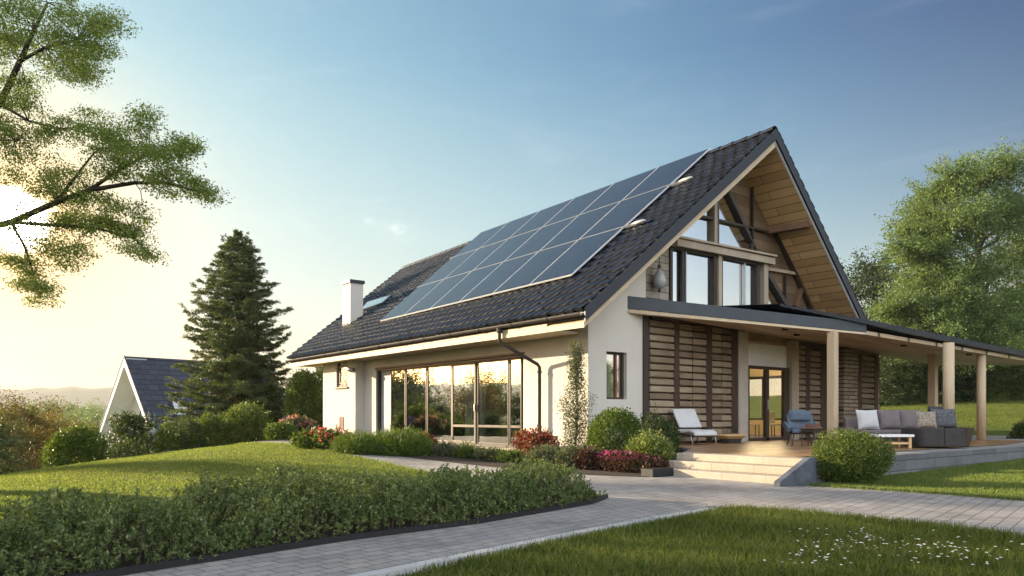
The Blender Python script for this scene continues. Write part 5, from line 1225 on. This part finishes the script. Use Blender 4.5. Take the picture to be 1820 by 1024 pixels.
# prototypes of the broad-leaved trees (unit: metres at scale 1)
PT = {}
PT['round'] = tree_meshes('round', [(0, 0, -.3), (.1, 0, 2), (-.05, .1, 4), (.1, 0, 6), (0, 0, 8.2)], .26, ball_lobes(10, 3.6, 1.6, 9, 46, 3), .17, 30, .62, 41, .3)
PT['low'] = tree_meshes('low', [(0, 0, -.3), (.1, 0, 1), (-.05, .1, 2.4), (.1, 0, 4), (0, 0, 6)], .22, ball_lobes(8, 3.9, .3, 10, 46, 9), .18, 30, .66, 42, .2)
PT['spire'] = tree_meshes('spire', [(0, 0, -.3), (0, 0, 3), (0, .1, 6), (0, 0, 10)], .22, ball_lobes(11, 2.4, 1.0, 10, 36, 5, .55), .18, 28, .6, 43, .2)
PT['high'] = tree_meshes('high', [(0, 0, -.3), (.1, 0, 3), (-.05, .1, 6), (.1, 0, 9), (0, 0, 12)], .26, ball_lobes(13.5, 3.3, 6.0, 9, 46, 13), .18, 30, .62, 43, .3)
KEYMESH = {}
def grove(kind, label, l, d, h, mat, bark='bark', group=None, rz=0, wide=1.0, cat='tree', dz=0):
    q = LD(l, d); z = g(q.x, q.y)+dz; H0 = {'high': 13.5, 'round': 10, 'low': 8, 'spire': 11}[kind]
    t = thing(kind and {'high': 'tall_tree', 'round': 'broadleaf_tree', 'low': 'bushy_tree', 'spire': 'slim_tree'}[kind], label, cat, (q.x, q.y, z), rz, group); s = h/H0; t.scale = (s*wide, s*wide, s)
    cm, B = PT[kind]; key = (kind, mat)
    if key not in KEYMESH:
        c = cm if not cm.materials else cm.copy(); c.materials.clear(); c.materials.append(LEAF[mat]); KEYMESH[key] = c
    if (kind, 'tr') not in KEYMESH:
        o = B.build('trunk', M[bark], t, smooth=True); KEYMESH[(kind, 'tr')] = o.data
    else: link('trunk', KEYMESH[(kind, 'tr')], None, t)
    link('crown', KEYMESH[key], None, t); return t
def topz(py, d): return .85+(740-py)*d/FP
def gtree(kind, label, px, top, d, mat, **k):
    l = (px-910)/FP*d; q = LD(l, d); return grove(kind, label, l, d, topz(top, d)-g(q.x, q.y)-k.get('dz', 0), mat, **k)
# the big pale tree on the right
def pale_tree():
    d = 46; l = (1735-910)/FP*d; q = LD(l, d); z0 = g(q.x, q.y); rng = np.random.default_rng(55)
    px2 = lambda px, py, dd=0: np.array(at(px, py, d+dd))-np.array((q.x, q.y, z0))
    lob = []
    for (px, py, dd, r, n) in ((1790, 300, 0, 38, 34), (1740, 320, 1, 45, 50), (1700, 315, -1, 28, 24), (1665, 345, 0, 36, 36), (1640, 385, 1, 40, 42), (1610, 410, 0, 26, 18), (1600, 435, -1, 22, 12), (1700, 390, -1.5, 55, 60), (1765, 385, 0, 55, 60), (1660, 450, -1, 45, 46), (1620, 455, 0, 28, 18), (1640, 500, 0, 46, 46), (1600, 540, -1, 32, 26), (1575, 555, 0, 22, 12), (1690, 520, -1.5, 50, 52), (1650, 580, -1, 60, 60), (1740, 480, -1, 50, 50), (1760, 560, -1.5, 60, 60), (1820, 360, 0, 50, 40), (1840, 450, 0, 60, 60), (1830, 560, 0, 60, 60), (1720, 610, -1, 60, 50), (1600, 600, 0, 40, 30), (1880, 400, 1, 60, 40)):
        r_ = r*d/FP; lob.append((px2(px, py, dd), (r_, r_*1.1, r_*.75), int(n*2.4)))
    hh = topz(300, d)-z0
    m = tree_meshes('pale', [(0, 0, -.4), (.2, 0, hh*.2), (0, .2, hh*.42), (.3, 0, hh*.65), (.2, 0, hh*.9)], .42, lob, .135, 62, .62, 57, .2)
    plant_tree('broadleaf_tree', 'huge pale green tree filling the right side behind the porch roof', 'tree', (q.x, q.y, z0), m, LEAF['pale'], M['darkbark'])
pale_tree()
gr = 'trees behind the right lawn'
gtree('round', 'dark green tree just right of the main roof, beyond the porch', 1552, 452, 62, 'deep', group=gr, wide=1.1)
gtree('round', 'dark tall tree at the right edge beside the huge pale tree', 1880, 330, 52, 'dark', group=gr, rz=1, wide=1.1)
gtree('low', 'dark tree in the shade low behind the huge pale tree', 1690, 520, 60, 'deep', group=gr, rz=2, wide=1.3)
gtree('low', 'broad dark tree under the far right branches of the huge pale tree', 1800, 540, 58, 'shrub', group=gr, rz=3, wide=1.3)
gh = 'shrubs behind the right lawn'
for i, (px, top, d, mat) in enumerate(((1585, 640, 47, 'deep'), (1625, 632, 48, 'dark'), (1668, 640, 47.5, 'deep'), (1712, 630, 48, 'deep'), (1755, 636, 47, 'shrub'), (1800, 628, 47.5, 'shrub'), (1845, 620, 47, 'dark'))):
    gtree('low', ['dark bushy shrub nearest the house wall under the porch roof', 'green bushy shrub second from the house wall behind the right lawn', 'dark bushy shrub behind the two rear porch posts', 'dark bushy shrub just right of the thick round post', 'light green bushy shrub beside the outer round post', 'light green bushy shrub right of the outer round post', 'dark bushy shrub at the far right of the lawn'][i], px, top, d, mat, group=gh, rz=i*1.3, wide=1.5, cat='shrub', dz=-1.3)
# left valley
gl = 'trees in the valley on the left'
def valley(kind, label, px, top, d, mat, **k): return gtree(kind, label, px, top, d, mat, group=gl, **k)
gtree('low', 'golden lit broad tree at the left edge beyond the lawn', 35, 716, 38, 'gold', wide=1.0)
gtree('low', 'second golden brown tree beside the one at the left edge', 82, 745, 42, 'gold', rz=2, wide=1.0)
gtree('low', 'dark low tree at the very left edge under the golden one', -25, 745, 34, 'dark', rz=3, wide=1.1)
vl = ['slim dark pair of treetops standing above the far valley wood', 'rounded tree in the hazy valley']
rv = random.Random(5); kinds = ['round', 'low', 'spire']
n = 0
for row, (d0, d1, t0, t1, cnt) in enumerate(((62, 85, 752, 765, 6), (100, 135, 738, 750, 8), (160, 220, 728, 738, 12), (260, 380, 723, 732, 16))):
    for i in range(cnt):
        px = -40+(300)*(i+rv.random()*.8)/cnt; d = rv.uniform(d0, d1); k = rv.choice(['round', 'low', 'low'])
        m = rv.choice(['shrub', 'dark', 'pale', 'gold'] if row < 3 else ['shrub', 'dark'])
        valley(k, ['tree of the nearest row in the hazy valley behind the crest of the lawn', 'tree of the second row in the hazy valley', 'far tree in the hazy wood across the valley', 'farthest small tree in the haze below the hill'][row], px, rv.uniform(t0, t1), d, m, rz=rv.uniform(0, 6), wide=rv.uniform(1.0, 1.4))
for px, tp_ in ((89, 721), (97, 719)): valley('spire', 'slim dark treetop standing above the far valley wood', px, tp_, 180, 'dark', wide=.7)
# the small two stemmed tree by the A frame
def small_tree():
    q = at(226, 740, 24.5); z0 = g(q.x, q.y); h = topz(722, 24.5)-z0; rng = np.random.default_rng(61); B = MB(); LV = Leaves()
    t = thing('small_tree', 'small tree with two thin stems in front of the pale A frame gable', 'tree', (q.x, q.y, z0))
    for (dx, hh) in ((-.05, h*.93), (.24, h*.9)):
        o = np.array(RX)*dx; st = [o+np.array((0, 0, -.1)), o+np.array((0.01, 0, hh*.5)), o*1.1+np.array((0, .02, hh))]; B.tube(st, [.035, .028, .01], 6)
        n = 150; a = rng.uniform(0, 2*PI, n); zz = hh*(.28+.72*rng.random(n)**.7); r = .72*np.sin(PI*np.clip((zz/hh-.15)/.95, 0, 1))**.6*rng.random(n)**.5
        pts = np.stack([r*np.cos(a), r*np.sin(a), zz-.12*r], 1)+o; cluster_leaves(LV, pts, .16, 16, .085, rng, flat=.6, droop=.5)
        for p in pts[::3]: B.tube(bez(o+np.array((0, 0, p[2]*.9)), p, .06, 3), [.010, .007, .005, .003], 4, cap=False)
    link('crown', LV.mesh('crown'), LEAF['dark'], t); B.build('trunk', M['darkbark'], t, smooth=True)
small_tree()
# trees outside the frame that shade the drive and stand in the window reflections
gs = 'trees beyond the left of the view'
for i, (k, l, d, h, m) in enumerate((('spire', -33, 24.9, 14.5, 'shrub'), ('low', -23, 11.0, 8.6, 'shrub'), ('round', -15, 7.6, 10.5, 'shrub'), ('low', -14.5, 3.6, 9.0, 'dark'), ('low', -22, 8, 9.5, 'dark'), ('low', -21.5, 22.4, 4.3, 'shrub'), ('high', -23, 15.6, 13.5, 'shrub'))):
    grove(k, 'bushy tree outside the view, left of the drive', l, d, h, m, group=gs, rz=i*1.1, wide=.45 if k == 'spire' else 1.15)
for i, (l, d, h) in enumerate(((-44, 30, 5.6), (-50, 36, 7), (-46, 41, 6.2), (-58, 46, 9), (-52, 27, 5.2), (-62, 38, 8.5), (-40, 36, 5.2), (-66, 52, 10))):
    grove(('round', 'low')[i % 2], 'garden tree far outside the view on the left', l, d, h, ('dark', 'gold', 'shrub')[i % 3], group=gs, rz=i*.9, wide=1.1)
for i, (l, d, h) in enumerate(((48, 22, 5), (56, 26, 6), (52, 33, 6), (60, 20, 6), (46, 14, 4), (60, 38, 6))):
    grove(('round', 'low')[i % 2], 'garden tree outside the view on the right', l, d, h, ('pale', 'shrub')[i % 2], group='trees beyond the right of the view', rz=i*.7, wide=1.1)
# ------------------------------------------------------------------ camera, sun, sky, air
SUN_E, s_az = math.radians(13.5), (-.935, .354)   # elevation; heading in camera plan (right, forward)
sx, sy = s_az[0]*.784+s_az[1]*.62, -s_az[0]*.62+s_az[1]*.784
sd = Vector((sx*math.cos(SUN_E), sy*math.cos(SUN_E), math.sin(SUN_E)))
L = bpy.data.lights.new('sun', 'SUN'); L.energy = 5; L.angle = math.radians(.6); L.color = (1, .81, .56)
lo = bpy.data.objects.new('sun', L); C.objects.link(lo); lo.rotation_euler = sd.to_track_quat('Z', 'Y').to_euler(); lo.location = (-30, 20, 30)
w = bpy.data.worlds.new('World'); bpy.context.scene.world = w; w.use_nodes = True
t = NT(w.node_tree)
sky = t.n('TexSky', sky_type='NISHITA', sun_disc=False, sun_elevation=SUN_E, sun_rotation=math.atan2(sx, sy), altitude=0, air_density=1.0, dust_density=1.2, ozone_density=2.5)
tc = t.n('TexCoord'); sv = ray(30, 395).normalized(); nv = t.n('VectorMath', operation='NORMALIZE', i={0: (tc, 'Generated')})
def mth(op, a, b=0.0, c=0.0, clamp=False): return t.n('Math', operation=op, use_clamp=clamp, i={0: a, 1: b, 2: c})
dt = t.n('VectorMath', operation='DOT_PRODUCT', i={0: nv, 1: tuple(sv)}); dc = mth('MAXIMUM', (dt, 'Value'), 0)
df = t.n('VectorMath', operation='DOT_PRODUCT', i={0: nv, 1: tuple(-FW)})
sep = t.n('SeparateXYZ', i={0: nv}); el = mth('ABSOLUTE', (sep, 'Z')); inv = mth('SUBTRACT', 1, el, clamp=True)
def powk(e, k): return mth('MULTIPLY', mth('POWER', dc, e), k)
def bgr(col, st): return t.n('Background', i={0: rgb(col) if isinstance(col, tuple) else col, 1: st})
def addn(*a):
    o = a[0]
    for x in a[1:]: o = t.n('AddShader', i={0: o, 1: x})
    return o
# clear evening sky: the sky model's radiance scaled per channel by a smooth function of height and of the angle to the sun
fa = t.n('Clamp', i={0: (dt, 'Value'), 1: .35, 2: 1.0}); fz = t.n('Clamp', i={0: el, 1: .0, 2: .43})
zz = mth('MULTIPLY', fz, fz); aa = mth('MULTIPLY', fa, fa); za = mth('MULTIPLY', fz, fa)
chan = []
for (k0, kz, ka, kzz, kaa, kza) in ((-2.077, -5.484, 1.103, -8.118, -1.92, 10.292), (-3.155, -3.43, 2.743, -5.293, -2.743, 7.495), (-3.72, -1.825, 3.457, -1.947, -2.911, 3.904)):
    q = mth('MULTIPLY_ADD', fz, kz, k0); q = mth('MULTIPLY_ADD', fa, ka, q); q = mth('MULTIPLY_ADD', zz, kzz, q); q = mth('MULTIPLY_ADD', aa, kaa, q); q = mth('MULTIPLY_ADD', za, kza, q)
    chan.append(mth('EXPONENT', q))
ds = t.n('VectorMath', operation='DOT_PRODUCT', i={0: nv, 1: tuple(sd)}); amb = mth('MINIMUM', mth('ADD', mth('MULTIPLY', mth('POWER', mth('MAXIMUM', (ds, 'Value'), 0), 9), .75), powk(120, .9)), 1)
amber = t.n('MixRGB', i={0: amb, 1: (1, 1, 1, 1), 2: (1, .80, .50, 1)})
tint = t.n('CombineXYZ', i={0: chan[0], 1: chan[1], 2: chan[2]})
base = bgr(t.n('VectorMath', operation='MULTIPLY', i={0: t.n('MixRGB', blend_type='MULTIPLY', i={0: 1, 1: sky, 2: t.n('MixRGB', blend_type='MULTIPLY', i={0: 1, 1: amber, 2: (1.04, 1.12, 1.06, 1)})}), 1: tint}), 1.0)
back = t.n('MapRange', interpolation_type='SMOOTHSTEP', i={0: (df, 'Value'), 1: -.25, 2: .6, 3: 0, 4: .72})  # added fill: paler sky behind the camera to brighten shaded gable and porch
# the low sun veiled by thin cloud: bright core, warm halo, pale warm band low in the sky on that side
# thin clouds: two small ones above the roof and faint streaks low on the sunny side
cm = t.n('Mapping', i={0: nv, 'Scale': (9, 9, 26)}); cn = t.n('TexNoise', i={'Vector': cm, 'Scale': 2.2, 'Detail': 7, 'Roughness': .6})
cs = t.n('MapRange', interpolation_type='SMOOTHSTEP', i={0: cn, 1: .48, 2: .72, 3: 0, 4: 1})
def puff(px, py, e): d_ = t.n('VectorMath', operation='DOT_PRODUCT', i={0: nv, 1: tuple(ray(px, py).normalized())}); return mth('POWER', mth('MAXIMUM', (d_, 'Value'), 0), e)
c2 = t.n('TexNoise', i={'Vector': t.n('Mapping', i={0: nv, 'Scale': (40, 40, 90)}), 'Scale': 1.0, 'Detail': 5}); c3 = t.n('MapRange', interpolation_type='SMOOTHSTEP', i={0: c2, 1: .42, 2: .70, 3: 0, 4: 1})
pf = mth('MULTIPLY', mth('ADD', puff(705, 410, 9000), mth('MULTIPLY', puff(650, 394, 30000), .8)), mth('MULTIPLY', c3, .10))
cir = t.n('TexNoise', i={'Vector': t.n('Mapping', i={0: nv, 'Scale': (3, 1.2, 9), 'Rotation': (0, 0, .5)}), 'Scale': 2.0, 'Detail': 8, 'Roughness': .62, 'Distortion': .8}); cirf = t.n('MapRange', interpolation_type='SMOOTHSTEP', i={0: cir, 1: .5, 2: .85, 3: 0, 4: .035})
streak = mth('MULTIPLY', mth('MULTIPLY', cs, mth('POWER', inv, 16)), powk(3, .05))
out = addn(bgr((1, .93, .88), cirf), bgr((1, .80, .66), pf), bgr((1, .72, .52), streak), base, bgr((.88, .92, 1), back), bgr((1, .42, .10), powk(110, .20)), bgr((1, .58, .20), powk(2200, 1.6)), bgr((1, .90, .68), powk(8000, 45)))
t.n('OutputWorld', i={0: out})
def haze():
    m, t = newmat('haze_air'); v = t.n('VolumePrincipled', i={'Color': (.93, .92, .90, 1), 'Density': .00022, 'Anisotropy': .2}); t.n('OutputMaterial', i={'Volume': v})
    tag(MB().box(-2600, -2600, -40, 2600, 2600, 110).build('haze', m), kind='stuff')
haze()
cd = bpy.data.cameras.new('camera'); cam = bpy.data.objects.new('camera', cd); C.objects.link(cam); bpy.context.scene.camera = cam
cam.location = CAM; cam.rotation_euler = (PI/2, 0, math.atan2(-FW.x, FW.y)); cd.sensor_width = 36; cd.lens = 36*FP/1820; cd.shift_y = 228/1820; cd.clip_end = 8000; cd.clip_start = .05
sc = bpy.context.scene
sc.view_settings.view_transform = 'Standard'; sc.view_settings.look = 'None'; sc.view_settings.exposure = 1.45; sc.view_settings.gamma = 1
sc.render.engine = 'CYCLES'; sc.cycles.max_bounces = 6; sc.cycles.diffuse_bounces = 3; sc.cycles.glossy_bounces = 3; sc.cycles.transmission_bounces = 4; sc.cycles.transparent_max_bounces = 10; sc.cycles.use_denoising = True
sc.cycles.caustics_reflective = False; sc.cycles.caustics_refractive = False
